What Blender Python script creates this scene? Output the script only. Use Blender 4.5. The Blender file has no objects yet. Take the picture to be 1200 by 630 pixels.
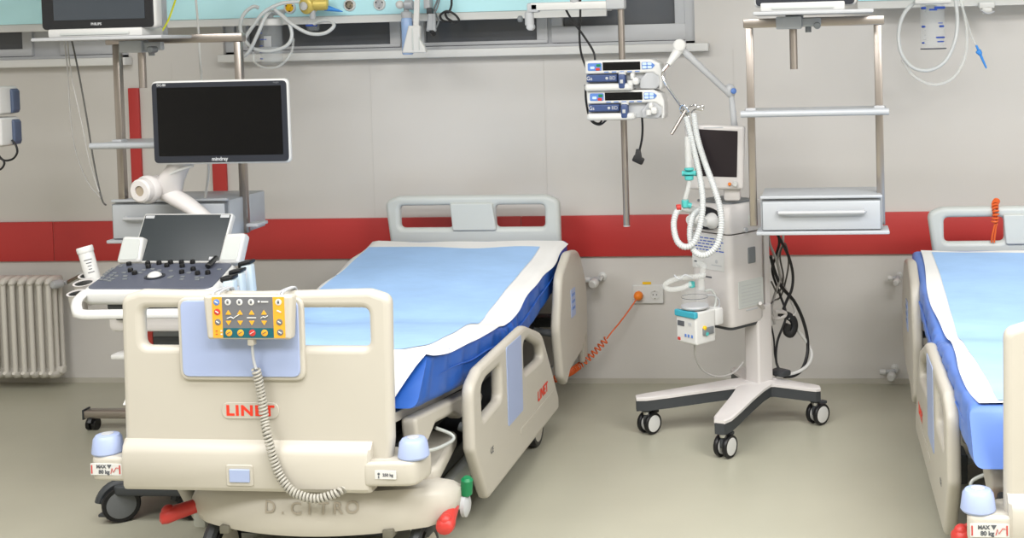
import bpy, bmesh, math, random
from mathutils import Matrix, Vector
random.seed(7)
COL = bpy.context.scene.collection
PI = math.pi
V = Vector

# ------------------------------------------------------------------ camera frame (1200 x 630)
FL, CX, CY = 1451.4, 829.07, 95.99
YAW, PITCH, ROLL, EYE, DIST = .0953, .0357, -.0252, 1.6694, 5.9093
cF = V((-math.sin(YAW)*math.cos(PITCH), math.cos(YAW)*math.cos(PITCH), -math.sin(PITCH)))
_r = V((math.cos(YAW), math.sin(YAW), 0)); _u = _r.cross(cF)
cR = _r*math.cos(ROLL) + _u*math.sin(ROLL); cU = -_r*math.sin(ROLL) + _u*math.cos(ROLL)
cC = V((0, -DIST, EYE))
def _ray(px, py): return cF + cR*((px-CX)/FL) - cU*((py-CY)/FL)
def at(px, py, y):                       # surveyed point at depth y
    d = _ray(px, py); return cC + d*((y+DIST)/d.y)
def atz(px, py, z):                      # surveyed point at height z
    d = _ray(px, py); return cC + d*((z-EYE)/d.z)
cam = bpy.data.cameras.new('camera'); camo = bpy.data.objects.new('camera', cam); COL.objects.link(camo)
m = Matrix((cR, cU, -cF)).transposed().to_4x4(); m.translation = cC
camo.matrix_world = m
cam.sensor_width = 36; cam.lens = FL/1200*36
cam.shift_x = (600-CX)/1200; cam.shift_y = (CY-315)/1200
cam.clip_end = 60
bpy.context.scene.camera = camo

# ------------------------------------------------------------------ materials
def lin(h):
    h = h.lstrip('#'); c = [int(h[i:i+2], 16)/255 for i in (0, 2, 4)]
    return tuple(x/12.92 if x <= .04045 else ((x+.055)/1.055)**2.4 for x in c)+(1,)
MATS = {}
def mat(name, hexc, rough=.5, metal=0, spec=.5, bump=0, bscale=200, mottle=0, mscale=6, trans=0, ior=1.45, coat=0, alpha=1, stretch=None):
    if name in MATS: return MATS[name]
    m = bpy.data.materials.new(name); m.use_nodes = True
    nt = m.node_tree; b = nt.nodes['Principled BSDF']
    b.inputs['Base Color'].default_value = lin(hexc); b.inputs['Roughness'].default_value = rough
    b.inputs['Metallic'].default_value = metal; b.inputs['Specular IOR Level'].default_value = spec
    b.inputs['Transmission Weight'].default_value = trans; b.inputs['IOR'].default_value = ior
    b.inputs['Coat Weight'].default_value = coat; b.inputs['Alpha'].default_value = alpha
    if bump or mottle:
        tc = nt.nodes.new('ShaderNodeTexCoord'); src = tc.outputs['Object']
        if stretch:
            mp = nt.nodes.new('ShaderNodeMapping'); mp.inputs['Scale'].default_value = stretch
            nt.links.new(src, mp.inputs['Vector']); src = mp.outputs['Vector']
    if bump:
        n = nt.nodes.new('ShaderNodeTexNoise'); n.inputs['Scale'].default_value = bscale; n.inputs['Detail'].default_value = 3
        bp = nt.nodes.new('ShaderNodeBump'); bp.inputs['Strength'].default_value = bump; bp.inputs['Distance'].default_value = .002
        nt.links.new(src, n.inputs['Vector']); nt.links.new(n.outputs['Fac'], bp.inputs['Height'])
        nt.links.new(bp.outputs['Normal'], b.inputs['Normal'])
    if mottle:
        n = nt.nodes.new('ShaderNodeTexNoise'); n.inputs['Scale'].default_value = mscale; n.inputs['Detail'].default_value = 6
        hs = nt.nodes.new('ShaderNodeHueSaturation'); hs.inputs['Color'].default_value = lin(hexc)
        mr = nt.nodes.new('ShaderNodeMapRange'); mr.inputs['From Min'].default_value = .3; mr.inputs['From Max'].default_value = .7
        mr.inputs['To Min'].default_value = 1-mottle; mr.inputs['To Max'].default_value = 1+mottle
        nt.links.new(src, n.inputs['Vector']); nt.links.new(n.outputs['Fac'], mr.inputs['Value'])
        nt.links.new(mr.outputs['Result'], hs.inputs['Value']); nt.links.new(hs.outputs['Color'], b.inputs['Base Color'])
    MATS[name] = m; return m
M_wall = mat('wall_paint', '#CFCCC8', .55, mottle=.02, mscale=1.5, bump=.05, bscale=90)
M_ceil = mat('ceiling_paint', '#E2E0DC', .8)
M_floor = mat('vinyl_floor', '#AEAC9B', .34, spec=.4, mottle=.035, mscale=2.2, bump=.03, bscale=60)
M_red = mat('red_bumper', '#B93836', .45, mottle=.02)
M_joint = mat('joint_line', '#B9736C', .6)
M_cream = mat('cream_plastic', '#BBB6AB', .38, spec=.45, mottle=.012, mscale=4)
M_greyw = mat('greywhite_plastic', '#C3C7C4', .38)
M_lblue = mat('pale_blue_plastic', '#9FADD0', .4)
M_mattr = mat('blue_vinyl', '#2458AC', .42, bump=.25, bscale=14, mottle=.03)
M_mattr2 = mat('blue_vinyl_bright', '#5A7DC8', .42, bump=.25, bscale=14)
M_sheet = mat('white_nonwoven', '#E6E5E3', .85, bump=.35, bscale=22)
M_pad = mat('pale_blue_pad', '#9DC0EA', .8, bump=.6, bscale=16, mottle=.035, mscale=9, stretch=(1, 2.4, 1))
M_white = mat('white_plastic', '#D2D2D0', .35)
M_shell = mat('machine_white', '#D3CFCD', .35)
M_black = mat('black_plastic', '#141416', .4)
M_bezel = mat('bezel_dark', '#2B2E36', .3)
M_screen = mat('screen_black', '#0C0C0D', .16, spec=.35)
M_gscreen = mat('screen_grey', '#41474E', .15, spec=.5)
M_dgrey = mat('dark_grey_plastic', '#3A3D40', .5)
M_mgrey = mat('mid_grey_plastic', '#777B7E', .5)
M_lgrey = mat('light_grey_plastic', '#B6B8BB', .4)
M_alu = mat('painted_aluminium', '#B2B6BB', .35, metal=.1)
M_steel = mat('brushed_steel', '#A9A19A', .3, metal=.9, bump=.04, bscale=300, stretch=(1, 1, .05))
M_chrome = mat('chrome', '#C8C8C8', .12, metal=1)
M_cyan = mat('cyan_panel', '#BFEEF5', .4)
M_glassd = mat('night_glass', '#63666B', .12, spec=.5)
M_frame = mat('window_frame_grey', '#C4C6C9', .45)
M_sill = mat('sill_white', '#DCDCDA', .45)
M_clear = mat('clear_plastic', '#E6ECEF', .08, alpha=.09)
M_tube = mat('milky_tubing', '#D6D9D9', .3, alpha=.84)
M_cleartube = mat('clear_tubing', '#E4E7E5', .15, alpha=.26)
M_orange = mat('orange_cord', '#E0652A', .45)
M_oplug = mat('orange_plug', '#F08426', .4)
M_yel = mat('yellow_brass', '#D9C36A', .4, metal=.3)
M_yellow = mat('yellow_plastic', '#E8B90C', .4)
M_amber = mat('amber_key', '#E2A331', .5)
M_teal = mat('teal_plastic', '#4FB3B0', .4)
M_dteal = mat('dark_teal_key', '#125A66', .5)
M_panelgrey = mat('panel_grey', '#6B6C70', .45)
M_navy = mat('navy_key', '#3A4C78', .4)
M_keyblue = mat('blue_key', '#5A7FC2', .4)
M_bottleb = mat('blue_bottle', '#A9C6F0', .2, alpha=.75)
M_blue = mat('blue_tip', '#3F8FE0', .4)
M_redp = mat('red_plastic', '#C03A34', .4)
M_redtxt = mat('red_lettering', '#E03A24', .5)
M_green = mat('green_plastic', '#0F7A4A', .4)
M_ink = mat('grey_ink', '#55585E', .6)
M_blueink = mat('blue_ink', '#3555B0', .6)
M_brownink = mat('brown_ink', '#A39A8C', .7)
M_tan = mat('tan_inside', '#A39684', .6)
M_cable = mat('black_cable', '#1C1C1E', .45)
M_gcable = mat('grey_cable', '#A7A5A2', .5)
M_rad = mat('radiator_enamel', '#D4D0C8', .35)
M_console = mat('console_grey', '#565A68', .45)
M_yg = mat('yellow_green_wire', '#D9DE33', .5)
M_brass = mat('old_brass', '#8F8676', .4, metal=.7)

# ------------------------------------------------------------------ mesh tools
def XZ(x=0, y=0, z=0): return Matrix(((1,0,0,x),(0,0,-1,y),(0,1,0,z),(0,0,0,1)))      # faces -y
def YZ(x=0, y=0, z=0): return Matrix(((0,0,1,x),(1,0,0,y),(0,1,0,z),(0,0,0,1)))       # faces +x
def YZn(x=0, y=0, z=0): return Matrix(((0,0,-1,x),(-1,0,0,y),(0,1,0,z),(0,0,0,1)))    # faces -x
def XY(x=0, y=0, z=0): return Matrix.Translation((x, y, z))
def RZ(a): return Matrix.Rotation(a, 4, 'Z')
def RX(a): return Matrix.Rotation(a, 4, 'X')
def RY(a): return Matrix.Rotation(a, 4, 'Y')
def T(*p): return Matrix.Translation(V(p) if len(p) == 3 else p[0])
def aim(p, d, up=(0, 0, 1)):              # matrix whose local z runs along d
    d = V(d).normalized(); up = V(up)
    if abs(d.dot(up)) > .98: up = V((0, 1, 0))
    x = up.cross(d).normalized(); y = d.cross(x)
    M = Matrix((x, y, d)).transposed().to_4x4(); M.translation = V(p); return M
def spline(pts, n=8, closed=False):
    pts = [V(p) for p in pts]; k = len(pts); out = []
    if k == 2: return pts
    seg = k if closed else k-1
    for i in range(seg):
        g = lambda j: pts[j % k] if closed else pts[max(0, min(k-1, j))]
        a, b, c, d = g(i-1), g(i), g(i+1), g(i+2)
        for s in range(n):
            t = s/n
            out.append(.5*((2*b)+(c-a)*t+(2*a-5*b+4*c-d)*t*t+(3*b-a-3*c+d)*t**3))
    if not closed: out.append(pts[-1])
    return out
def rp(pts, r=.01, n=5):                  # polygon with rounded corners
    out = []; k = len(pts)
    for i in range(k):
        p = V(pts[i][:2]); a = V(pts[i-1][:2]); b = V(pts[(i+1) % k][:2])
        rr = pts[i][2] if len(pts[i]) > 2 else r
        da = (a-p); db = (b-p); la, lb = da.length, db.length
        if rr <= 0 or la < 1e-6 or lb < 1e-6: out.append(p); continue
        da.normalize(); db.normalize()
        ang = da.angle(db)
        t = min(rr/max(.05, math.tan(ang/2)), la*.49, lb*.49)
        s, e = p+da*t, p+db*t
        for j in range(n+1):
            u = j/n; out.append(s*(1-u)**2+p*2*u*(1-u)+e*u*u)
    return [(q.x, q.y) for q in out]
def rect(x0, z0, x1, z1, r=.01): return rp([(x0, z0), (x1, z0), (x1, z1), (x0, z1)], r)
class B:
    def __init__(s): s.bm = bmesh.new(); s.mats = []
    def _mi(s, m):
        if m is None: return 0
        if m not in s.mats: s.mats.append(m)
        return s.mats.index(m)
    def _fin(s, verts, M, m):
        if M is not None:
            for v in verts: v.co = M @ v.co
        fs = set(f for v in verts for f in v.link_faces); i = s._mi(m)
        for f in fs: f.material_index = i
        return s
    def box(s, c, d, bev=0, M=None, m=None, seg=2):
        r = bmesh.ops.create_cube(s.bm, size=1); vs = r['verts']
        for v in vs: v.co = V((v.co.x*d[0], v.co.y*d[1], v.co.z*d[2]))+V(c)
        if bev:
            es = list(set(e for v in vs for e in v.link_edges))
            rr = bmesh.ops.bevel(s.bm, geom=es, offset=min(bev, min(d)*.49), segments=seg, affect='EDGES', profile=.5, clamp_overlap=True)
            allv = set(rr['verts']) | set(v for v in vs if v.is_valid)
            vs = list(allv)
        return s._fin(vs, M, m)
    def tube(s, pts, r, n=10, m=None, closed=False, M=None, taper=None, flat=1):
        pts = [V(p) for p in pts]; k = len(pts); rings = []
        t0 = (pts[1]-pts[0]).normalized(); up = V((0, 0, 1)) if abs(t0.z) < .9 else V((0, 1, 0))
        nx = t0.cross(up).normalized(); vs = []
        for i, p in enumerate(pts):
            if closed: t = pts[(i+1) % k]-pts[i-1]
            else: t = pts[min(k-1, i+1)]-pts[max(0, i-1)]
            if t.length < 1e-9: t = V(t0)
            t.normalize(); nx = nx-t*nx.dot(t)
            if nx.length < 1e-6: nx = t.orthogonal()
            nx.normalize(); ny = t.cross(nx)
            rr = (r[i] if isinstance(r, (list, tuple)) else r)*(taper(i/(k-1)) if taper else 1)
            ring = [s.bm.verts.new(p+nx*math.cos(2*PI*j/n)*rr+ny*math.sin(2*PI*j/n)*rr*flat) for j in range(n)]
            rings.append(ring); vs += ring
        for i in range(k if closed else k-1):
            a, b = rings[i], rings[(i+1) % k]
            for j in range(n): s.bm.faces.new((a[j], a[(j+1) % n], b[(j+1) % n], b[j]))
        if not closed:
            s.bm.faces.new(rings[0][::-1]); s.bm.faces.new(rings[-1])
        return s._fin(vs, M, m)
    def cyl(s, a, b, r, n=16, m=None, M=None, bev=0):
        a, b = V(a), V(b); d = (b-a).normalized()
        if bev: return s.tube([a, a+d*1e-4, a+d*bev, b-d*bev, b-d*1e-4, b], [r-bev, r-bev*.9, r, r, r-bev*.9, r-bev], n, m, M=M)
        return s.tube([a, b], r, n, m, M=M)
    def lathe(s, prof, M=None, n=20, m=None, cap=True):
        rings = []; vs = []
        for r, z in prof:
            ring = [s.bm.verts.new((r*math.cos(2*PI*j/n), r*math.sin(2*PI*j/n), z)) for j in range(n)]
            rings.append(ring); vs += ring
        for a, b in zip(rings, rings[1:]):
            for j in range(n): s.bm.faces.new((a[j], a[(j+1) % n], b[(j+1) % n], b[j]))
        if cap:
            if prof[0][0] > 1e-5: s.bm.faces.new(rings[0][::-1])
            if prof[-1][0] > 1e-5: s.bm.faces.new(rings[-1])
        return s._fin(vs, M, m)
    def ball(s, c, r, m=None, M=None, sc=(1, 1, 1), u=16, v=10):
        rr = bmesh.ops.create_uvsphere(s.bm, u_segments=u, v_segments=v, radius=r); vs = rr['verts']
        for w in vs: w.co = V((w.co.x*sc[0], w.co.y*sc[1], w.co.z*sc[2]))+V(c)
        return s._fin(vs, M, m)
    def loft(s, secs, m=None, M=None):    # closed sections of equal length
        rings = [[s.bm.verts.new(p) for p in sec] for sec in secs]; n = len(rings[0])
        for a, b in zip(rings, rings[1:]):
            for j in range(n): s.bm.faces.new((a[j], a[(j+1) % n], b[(j+1) % n], b[j]))
        s.bm.faces.new(rings[0][::-1]); s.bm.faces.new(rings[-1])
        return s._fin([v for r in rings for v in r], M, m)
    def grid(s, fn, nu, nv, m=None):
        vs = [[s.bm.verts.new(fn(i/nu, j/nv)) for j in range(nv+1)] for i in range(nu+1)]
        for i in range(nu):
            for j in range(nv): s.bm.faces.new((vs[i][j], vs[i+1][j], vs[i+1][j+1], vs[i][j+1]))
        return s._fin([v for r in vs for v in r], None, m)
    def _mesh(s, me, M, m):
        n0 = len(s.bm.verts); s.bm.from_mesh(me); s.bm.verts.ensure_lookup_table()
        vs = [s.bm.verts[i] for i in range(n0, len(s.bm.verts))]
        bpy.data.meshes.remove(me); return s._fin(vs, M, m)
    def plate(s, outline, t, bev=0, M=None, m=None, holes=(), res=2):
        cu = bpy.data.curves.new('c', 'CURVE'); cu.dimensions = '2D'; cu.fill_mode = 'BOTH'
        bev = min(bev, t*.49)
        cu.extrude = t/2-bev; cu.bevel_depth = bev; cu.bevel_resolution = res; cu.offset = -bev
        for poly in [outline]+list(holes):
            sp = cu.splines.new('POLY'); sp.points.add(len(poly)-1); sp.use_cyclic_u = True
            for p, q in zip(sp.points, poly): p.co = (q[0], q[1], 0, 1)
        ob = bpy.data.objects.new('c', cu); me = bpy.data.meshes.new_from_object(ob)
        bpy.data.objects.remove(ob); bpy.data.curves.remove(cu)
        return s._mesh(me, M, m)
    def text(s, body, size, M, m=None, thick=.0006, bold=0, align='CENTER', sx=1, sp=1):
        cu = bpy.data.curves.new('t', 'FONT'); cu.body = body; cu.size = size; cu.extrude = thick/2; cu.offset = bold
        cu.space_character = sp; cu.align_x = align; cu.align_y = 'CENTER'; cu.resolution_u = 3
        ob = bpy.data.objects.new('t', cu); me = bpy.data.meshes.new_from_object(ob)
        bpy.data.objects.remove(ob); bpy.data.curves.remove(cu)
        return s._mesh(me, M @ Matrix.Diagonal((sx, 1, 1, 1)), m)
ROOTM = {}
def _link(name, b, mats, parent=None, smooth=40, world=False):
    bm = b.bm; me = bpy.data.meshes.new(name)
    root = parent
    while root is not None and root.parent is not None: root = root.parent
    if world and root is not None:
        I = ROOTM[root.name].inverted()
        for v in bm.verts: v.co = I @ v.co
    bmesh.ops.recalc_face_normals(bm, faces=bm.faces) if getattr(b, 'recalc', True) else None
    bm.to_mesh(me); bm.free()
    ms = b.mats if b.mats else (mats if isinstance(mats, (list, tuple)) else [mats])
    for m in ms: me.materials.append(m)
    me.shade_smooth(); me.set_sharp_from_angle(angle=math.radians(smooth))
    o = bpy.data.objects.new(name, me); COL.objects.link(o)
    if parent is not None: o.parent = parent
    return o
def tag(o, label, cat, group=None):
    o['label'] = label; o['category'] = cat
    if group: o['group'] = group
    return o
def thing(name, label, cat, loc=(0, 0, 0), rz=0, group=None):
    o = bpy.data.objects.new(name, None); COL.objects.link(o); o.empty_display_size = .05
    o.location = loc; o.rotation_euler = (0, 0, rz); ROOTM[o.name] = T(V(loc)) @ RZ(rz)
    return tag(o, label, cat, group)
def part(name, b, m, parent, world=False, smooth=40, label=None):
    o = _link(name, b, m, parent, smooth, world)
    if label: o['label'] = label
    return o
def solo(name, b, m, label, cat, group=None, smooth=40):
    cs = [v.co for v in b.bm.verts]
    o0 = V(((min(c.x for c in cs)+max(c.x for c in cs))/2, (min(c.y for c in cs)+max(c.y for c in cs))/2, min(c.z for c in cs)))
    for v in b.bm.verts: v.co -= o0
    o = _link(name, b, m, None, smooth); o.location = o0
    return tag(o, label, cat, group)
def struct(name, b, m, parent=None, smooth=40):
    o = _link(name, b, m, parent, smooth)
    if parent is None: o['kind'] = 'structure'
    return o
def helix(path, R, pitch, per=10):        # coil around a polyline
    L = [0]
    for a, b in zip(path, path[1:]): L.append(L[-1]+(b-a).length)
    tot = L[-1]; n = int(tot/pitch*per); out = []; nx = None; i = 0
    for k in range(n+1):
        d = tot*k/n
        while i < len(path)-2 and L[i+1] < d: i += 1
        f = (d-L[i])/max(1e-9, L[i+1]-L[i]); p = path[i].lerp(path[i+1], f); t = (path[i+1]-path[i]).normalized()
        if nx is None: nx = t.orthogonal().normalized()
        nx = (nx-t*nx.dot(t)).normalized(); ny = t.cross(nx); a = 2*PI*k/per
        out.append(p+nx*R*math.cos(a)+ny*R*math.sin(a))
    return out
def corr(pts, r0, r1, pitch=.007):        # corrugated hose: resampled path and alternating radii
    L = [0]
    for a, b in zip(pts, pts[1:]): L.append(L[-1]+(b-a).length)
    n = int(L[-1]/pitch)*2; out = []; i = 0
    for k in range(n+1):
        d = L[-1]*k/n
        while i < len(pts)-2 and L[i+1] < d: i += 1
        out.append(pts[i].lerp(pts[i+1], (d-L[i])/max(1e-9, L[i+1]-L[i])))
    return out, [r0 if k % 2 else r1 for k in range(n+1)]

# ------------------------------------------------------------------ setting
X0, X1, Y1, H = -5.6, 3.0, -8.2, 3.0
b = B(); b.box(((X0+X1)/2, Y1/2, -.05), (X1-X0+.4, -Y1+.4, .1)); struct('floor', b, M_floor)
b = B(); b.box(((X0+X1)/2, Y1/2, H+.05), (X1-X0+.4, -Y1+.4, .1)); struct('ceiling', b, M_ceil)
WL0, WL1 = X0+.3, -3.475                     # left window opening
WR0, WR1 = -2.98, -.62                       # right window opening
ZS, ZT = 1.62, 2.7
b = B()
for x0, x1, z0, z1 in ((X0-.2, X1+.2, 0, ZS), (X0-.2, X1+.2, ZT, H), (X0-.2, WL0, ZS, ZT), (WL1, WR0, ZS, ZT), (WR1, X1+.2, ZS, ZT)):
    b.box(((x0+x1)/2, .1, (z0+z1)/2), (x1-x0, .2, z1-z0))
struct('wall_back', b, M_wall)
b = B(); b.box((X0-.05, Y1/2, H/2), (.1, -Y1, H)); struct('wall_left', b, M_wall)
b = B(); b.box((X1+.05, Y1/2, H/2), (.1, -Y1, H)); struct('wall_right', b, M_wall)
b = B(); b.box(((X0+X1)/2, Y1-.05, H/2), (X1-X0, .1, H)); struct('wall_front', b, M_wall)
# red bumper band in butted boards
joints = [X0, -5.2, at(65, 280, 0).x, at(612, 275, 0).x, X1]
b = B()
for a, c in zip(joints, joints[1:]): b.box(((a+c)/2, -.009, .7225), (c-a-.004, .018, .2), .003)
struct('trim_1', b, M_red)
b = B()
for a in joints[1:-1]: b.box((a, -.006, .7225), (.005, .012, .198))
struct('trim_2', b, M_joint)
for nm, (pl, pr_) in (('trim_3', (154, 166)), ('trim_4', (249, 265))):    # red upright boards on the pier
    xa, xb = at(pl, 160, 0).x, at(pr_, 160, 0).x; zt = at(160, 103, 0).z
    b = B(); b.box(((xa+xb)/2, -.008, (zt+.8225)/2), (xb-xa, .016, zt-.8225), .002); struct(nm, b, M_red)
b = B(); b.box(((X0+X1)/2, -.004, .012), (X1-X0, .008, .024)); struct('baseboard_back', b, mat('skirting', '#B9B5AA', .5))
# faint wall panel joints
b = B()
for px in (437, 205, 640, 862): 
    b.box((at(px, 180, 0).x, -.0008, 1.22), (.003, .0016, .78))
struct('trim_5', b, mat('wall_joint', '#CCC9C5', .6))
def window(name, x0, x1, mull, zg):
    """frame with sash rails and dark night panes"""
    fr = B(); t = .05
    fr.box(((x0+x1)/2, .07, ZS+.02), (x1-x0, .1, .04), .004)
    fr.box(((x0+x1)/2, .07, ZT-.03), (x1-x0, .1, .06), .004)
    for x in (x0+.025, x1-.025): fr.box((x, .07, (ZS+ZT)/2), (.05, .1, ZT-ZS), .004)
    w = struct(name, fr, M_frame)
    sash = B(); gl = B(); fr2 = B()
    for a, c, zb in mull:
        sash.box(((a+c)/2, .05, (ZS+.042+zb)/2), (c-a+.11, .058, zb-ZS-.042), .004)
        sash.box(((a+c)/2, .05, ZT-.09), (c-a+.11, .05, .06), .006)
        for x in (a-.028, c+.028): sash.box((x, .05, (ZS+.042+ZT-.06)/2), (.055, .05, ZT-.06-ZS-.042), .006)
        gl.box(((a+c)/2, .06, (zb+ZT-.06)/2), (c-a+.02, .008, ZT-zb-.06))
    es = [x0]+[e for a, c, _ in mull for e in (a-.05, c+.05)]+[x1]
    for a, c in zip(es[0::2], es[1::2]):
        if c-a > .004: fr2.box(((a+c)/2, .072, (ZS+ZT)/2), (c-a+.012, .06, ZT-ZS-.06), .003)
    struct('window_mullion', fr2, M_frame, w)
    struct('window_sash', sash, M_frame, w); struct('window_pane', gl, M_glassd, w)
    return w
gx = lambda p: at(p, 35, 0).x
window('window_1', WL0, WL1, [(gx(-190), gx(21), 1.70), (gx(78), gx(128), 1.757)], 0)
w1 = window('window_2', WR0, WR1, [(gx(286), gx(454), 1.678), (gx(495), gx(627), 1.68), (gx(658), gx(790), 1.742)], 0)
for nm, xa, xb in (('trim_6', WL0-.3, gx(154)), ('trim_7', gx(261), gx(828)+.012)):   # sill boards
    b = B(); b.box(((xa+xb)/2, -.035, 1.626), (xb-xa, .07, .040), .006); struct(nm, b, M_sill)

# ------------------------------------------------------------------ supply panels over the beds
def supply_panel(x0, x1, label):
    t = thing('medical_supply_panel', label, 'wall panel', ((x0+x1)/2, 0, 1.785))
    xm = (x0+x1)/2
    b = B(); b.box((xm, -.075, 1.98), (x1-x0, .15, .34), .004); part('housing', b, M_white, t, True)
    b = B(); b.box((xm, -.152, 1.915), (x1-x0-.004, .012, .19), .003); part('cyan_fascia', b, M_cyan, t, True)
    b = B(); b.plate(rp([(-.03, 0), (0, 0), (.0, .035), (-.012, .035)], .004), x1-x0, .001, YZ(xm, -.14, 1.782), M_white)
    part('bottom_rail', b, M_white, t, True)
    b = B(); b.box((xm, -.156, 2.03), (x1-x0, .02, .03), .006); part('top_rail', b, M_white, t, True)
    return t
PANEL_L = supply_panel(-4.6, at(711, 15, -.15).x, 'long cyan and white supply panel along the windows')
PANEL_R = supply_panel(at(1005, 8, -.15).x, 2.4, 'cyan and white supply panel right of the windows')
def gas_outlet(px, py, ring, core, parent, nm='gas_outlet'):
    p = at(px, py, -.158); o = B(); M = aim(p, (0, -1, 0))
    o.lathe([(.030, 0), (.030, .004), (.026, .010), (.021, .010), (.021, .004)], M, 24, ring)
    o.lathe([(.0215, .0), (.0215, .006), (.014, .009), (.014, .005), (.005, .005), (.005, .012), (0, .012)], M, 24, core)
    for k in range(3):
        a = k*2*PI/3+.5; o.box((.018*math.cos(a), .018*math.sin(a), .010), (.006, .006, .004), .001, M, M_black)
    return part(nm, o, ring, parent, True)
gas_outlet(340, 9, M_white, M_yellow, PANEL_L)
gas_outlet(410, 6, M_white, M_brass, PANEL_L)
gas_outlet(445, 5, M_white, M_lgrey, PANEL_L)
# ------------------------------------------------------------------ hospital beds
BL = 2.15
PATHS = {'mid': [(-2.10, .570), (-1.62, .508), (-1.22, .468), (-1.08, .461), (-.92, .472), (-.5, .535), (-.03, .600)], 'right': [(-2.10, .508), (-1.62, .490), (-1.22, .482), (-1.08, .482), (-.92, .488), (-.5, .535), (-.03, .600)]}
def mtop_path(k='mid'): return PATHS[k]
def mfunc(path, n=90):
    pts = spline([V((0, y, z)) for y, z in path], 14)
    return pts
def wheel(b_t, b_h, c, R, w, ax=(1, 0, 0), hubm=M_cream, tyre=M_black):
    M = aim(V(c)-V(ax)*w/2, ax)
    b_t.lathe([(R*.72, 0), (R*.95, 0), (R, w*.2), (R, w*.8), (R*.95, w), (R*.72, w)], M, 28, tyre)
    b_h.lathe([(0, -w*.06), (R*.55, -w*.06), (R*.76, .0), (R*.76, w), (R*.55, w*1.06), (0, w*1.06)], M, 28, hubm)
def side_rail(root, s, kind, dz, x=.535):
    """outline in (distance along bed, height); s = +1 right side, -1 left side"""
    if kind == 'foot':
        out = rp([(-1.765, .33, .05), (-1.765, .545, .07), (-1.66, .582, .05), (-1.08, .588, .12), (-.83, .50, .15), (-.70, .33, .1), (-.585, .17, .03), (-.585, .115, .02), (-1.62, .115, .05)], .03, 7)
        holes = [rp([(-1.66, .40), (-1.66, .515), (-1.60, .53), (-1.43, .53), (-1.43, .41)], .025),
                 rp([(-1.12, .41), (-1.12, .53), (-1.04, .53, .05), (-.86, .455, .06), (-.83, .40, .03)], .03)]
        nm = 'foot_side_rail'
    else:
        out = rp([(-.55, .44, .1), (-.47, .66, .10), (-.30, .735, .09), (-.12, .715, .14), (.02, .54, .2), (.03, .32, .1), (-.12, .24, .04), (-.36, .215, .03), (-.43, .17, .03), (-.50, .22, .06)], .05, 7)
        holes = []; nm = 'head_side_rail'
    mp = (lambda p: p) if s > 0 else (lambda p: (-p[0], p[1]))
    M = (YZ if s > 0 else YZn)(s*(x-.02), 0, dz)
    b = B(); b.plate([mp(p) for p in out], .042, .017, M, M_cream, [[mp(p) for p in h] for h in holes], 3)
    r = part(nm, b, M_cream, root)
    Mo = (YZ if s > 0 else YZn)(s*(x+.002), 0, dz)
    if kind == 'foot':
        b = B(); b.plate([mp(p) for p in rect(-1.36, .285, -1.16, .572, .01)], .003, .001, Mo, M_lblue); part('blue_panel', b, M_lblue, r)
        b = B(); b.text('LINET', .055, Mo @ T(mp((-.86, 0))[0], .268, .001), M_redtxt, bold=.0014, sp=1.14); part('maker_lettering', b, M_redtxt, r)
        b = B(); b.text('CE', .03, Mo @ T(mp((-1.57, 0))[0], .27, .001), M_ink); part('small_marking', b, M_ink, r)
        b = B(); b.plate([mp(p) for p in rect(-1.2, .2, -.68, .225, .01)], .002, .0008, Mo, M_cream); part('grip_ridge', b, M_cream, r)
        b = B()
        for y in (-1.5, -.95):
            b = B(); b.cyl((s*.40, y, .33+dz), (s*(x-.03), y, .30+dz), .016, 12, M_mgrey); b.box((s*(x-.06), y, .30+dz), (.05, .10, .10), .012, None, M_dgrey); part('rail_hinge', b, M_dgrey, r)
    else:
        b = B(); b.plate([mp(p) for p in rect(-.32, .44, -.235, .565, .006)], .003, .001, Mo, M_lblue); part('control_label', b, M_lblue, r)
        b = B()
        for k in range(3): b.plate([mp(p) for p in rect(-.305, .545-.03*k-.012, -.25, .545-.03*k, .003)], .002, .0006, Mo @ T(0, 0, .002), M_keyblue)
        part('label_print', b, M_keyblue, r)
        b = B()
        for y in (-.38, -.14): b = B(); b.cyl((s*.38, y, .40+dz), (s*(x-.03), y, .38+dz), .016, 12, M_mgrey); part('rail_hinge', b, M_mgrey, r)
    return r
def roller(root, x, y, z):
    b = B(); b.lathe([(.0, .0), (.043, .0), (.047, .006), (.041, .047), (.034, .056), (.017, .059), (.017, .056), (0, .056)], XY(x, y, z), 26, M_lblue)
    o = part('bumper_roller', b, M_lblue, root)
    b = B(); b.lathe([(.018, .057), (.018, .0605), (.011, .0615), (0, .0595)], XY(x, y, z), 18, M_lgrey); part('roller_cap', b, M_lgrey, o)
def board(root, nm, y, top, foot, mB):
    """end board with two grip openings"""
    zt = top; mat_ = mB
    if foot:
        out = rp([(-.432, .36, .012), (-.424, zt-.02, .035), (-.36, zt, .05), (0, zt-.008, .2), (.36, zt, .05), (.424, zt-.02, .035), (.418, .50, .02), (.40, .36, .012)], .03, 7)
        hl = [rect(-.358, zt-.172, -.10, zt-.056, .022), rect(.06, zt-.172, .356, zt-.056, .022)]
        th = .046
    else:
        out = rp([(-.395, .66, .01), (-.424, zt-.02, .045), (-.36, zt+.004, .06), (.36, zt+.004, .06), (.424, zt-.02, .045), (.425, .66, .01)], .04, 8)
        hl = [rect(-.352, zt-.148, -.095, zt-.042, .022), rect(.115, zt-.148, .352, zt-.042, .022)]
        th = .05
    b = B(); b.plate(out, th, .02, XZ(0, y, 0), mat_, hl, 4)
    return part(nm, b, mat_, root)
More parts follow.
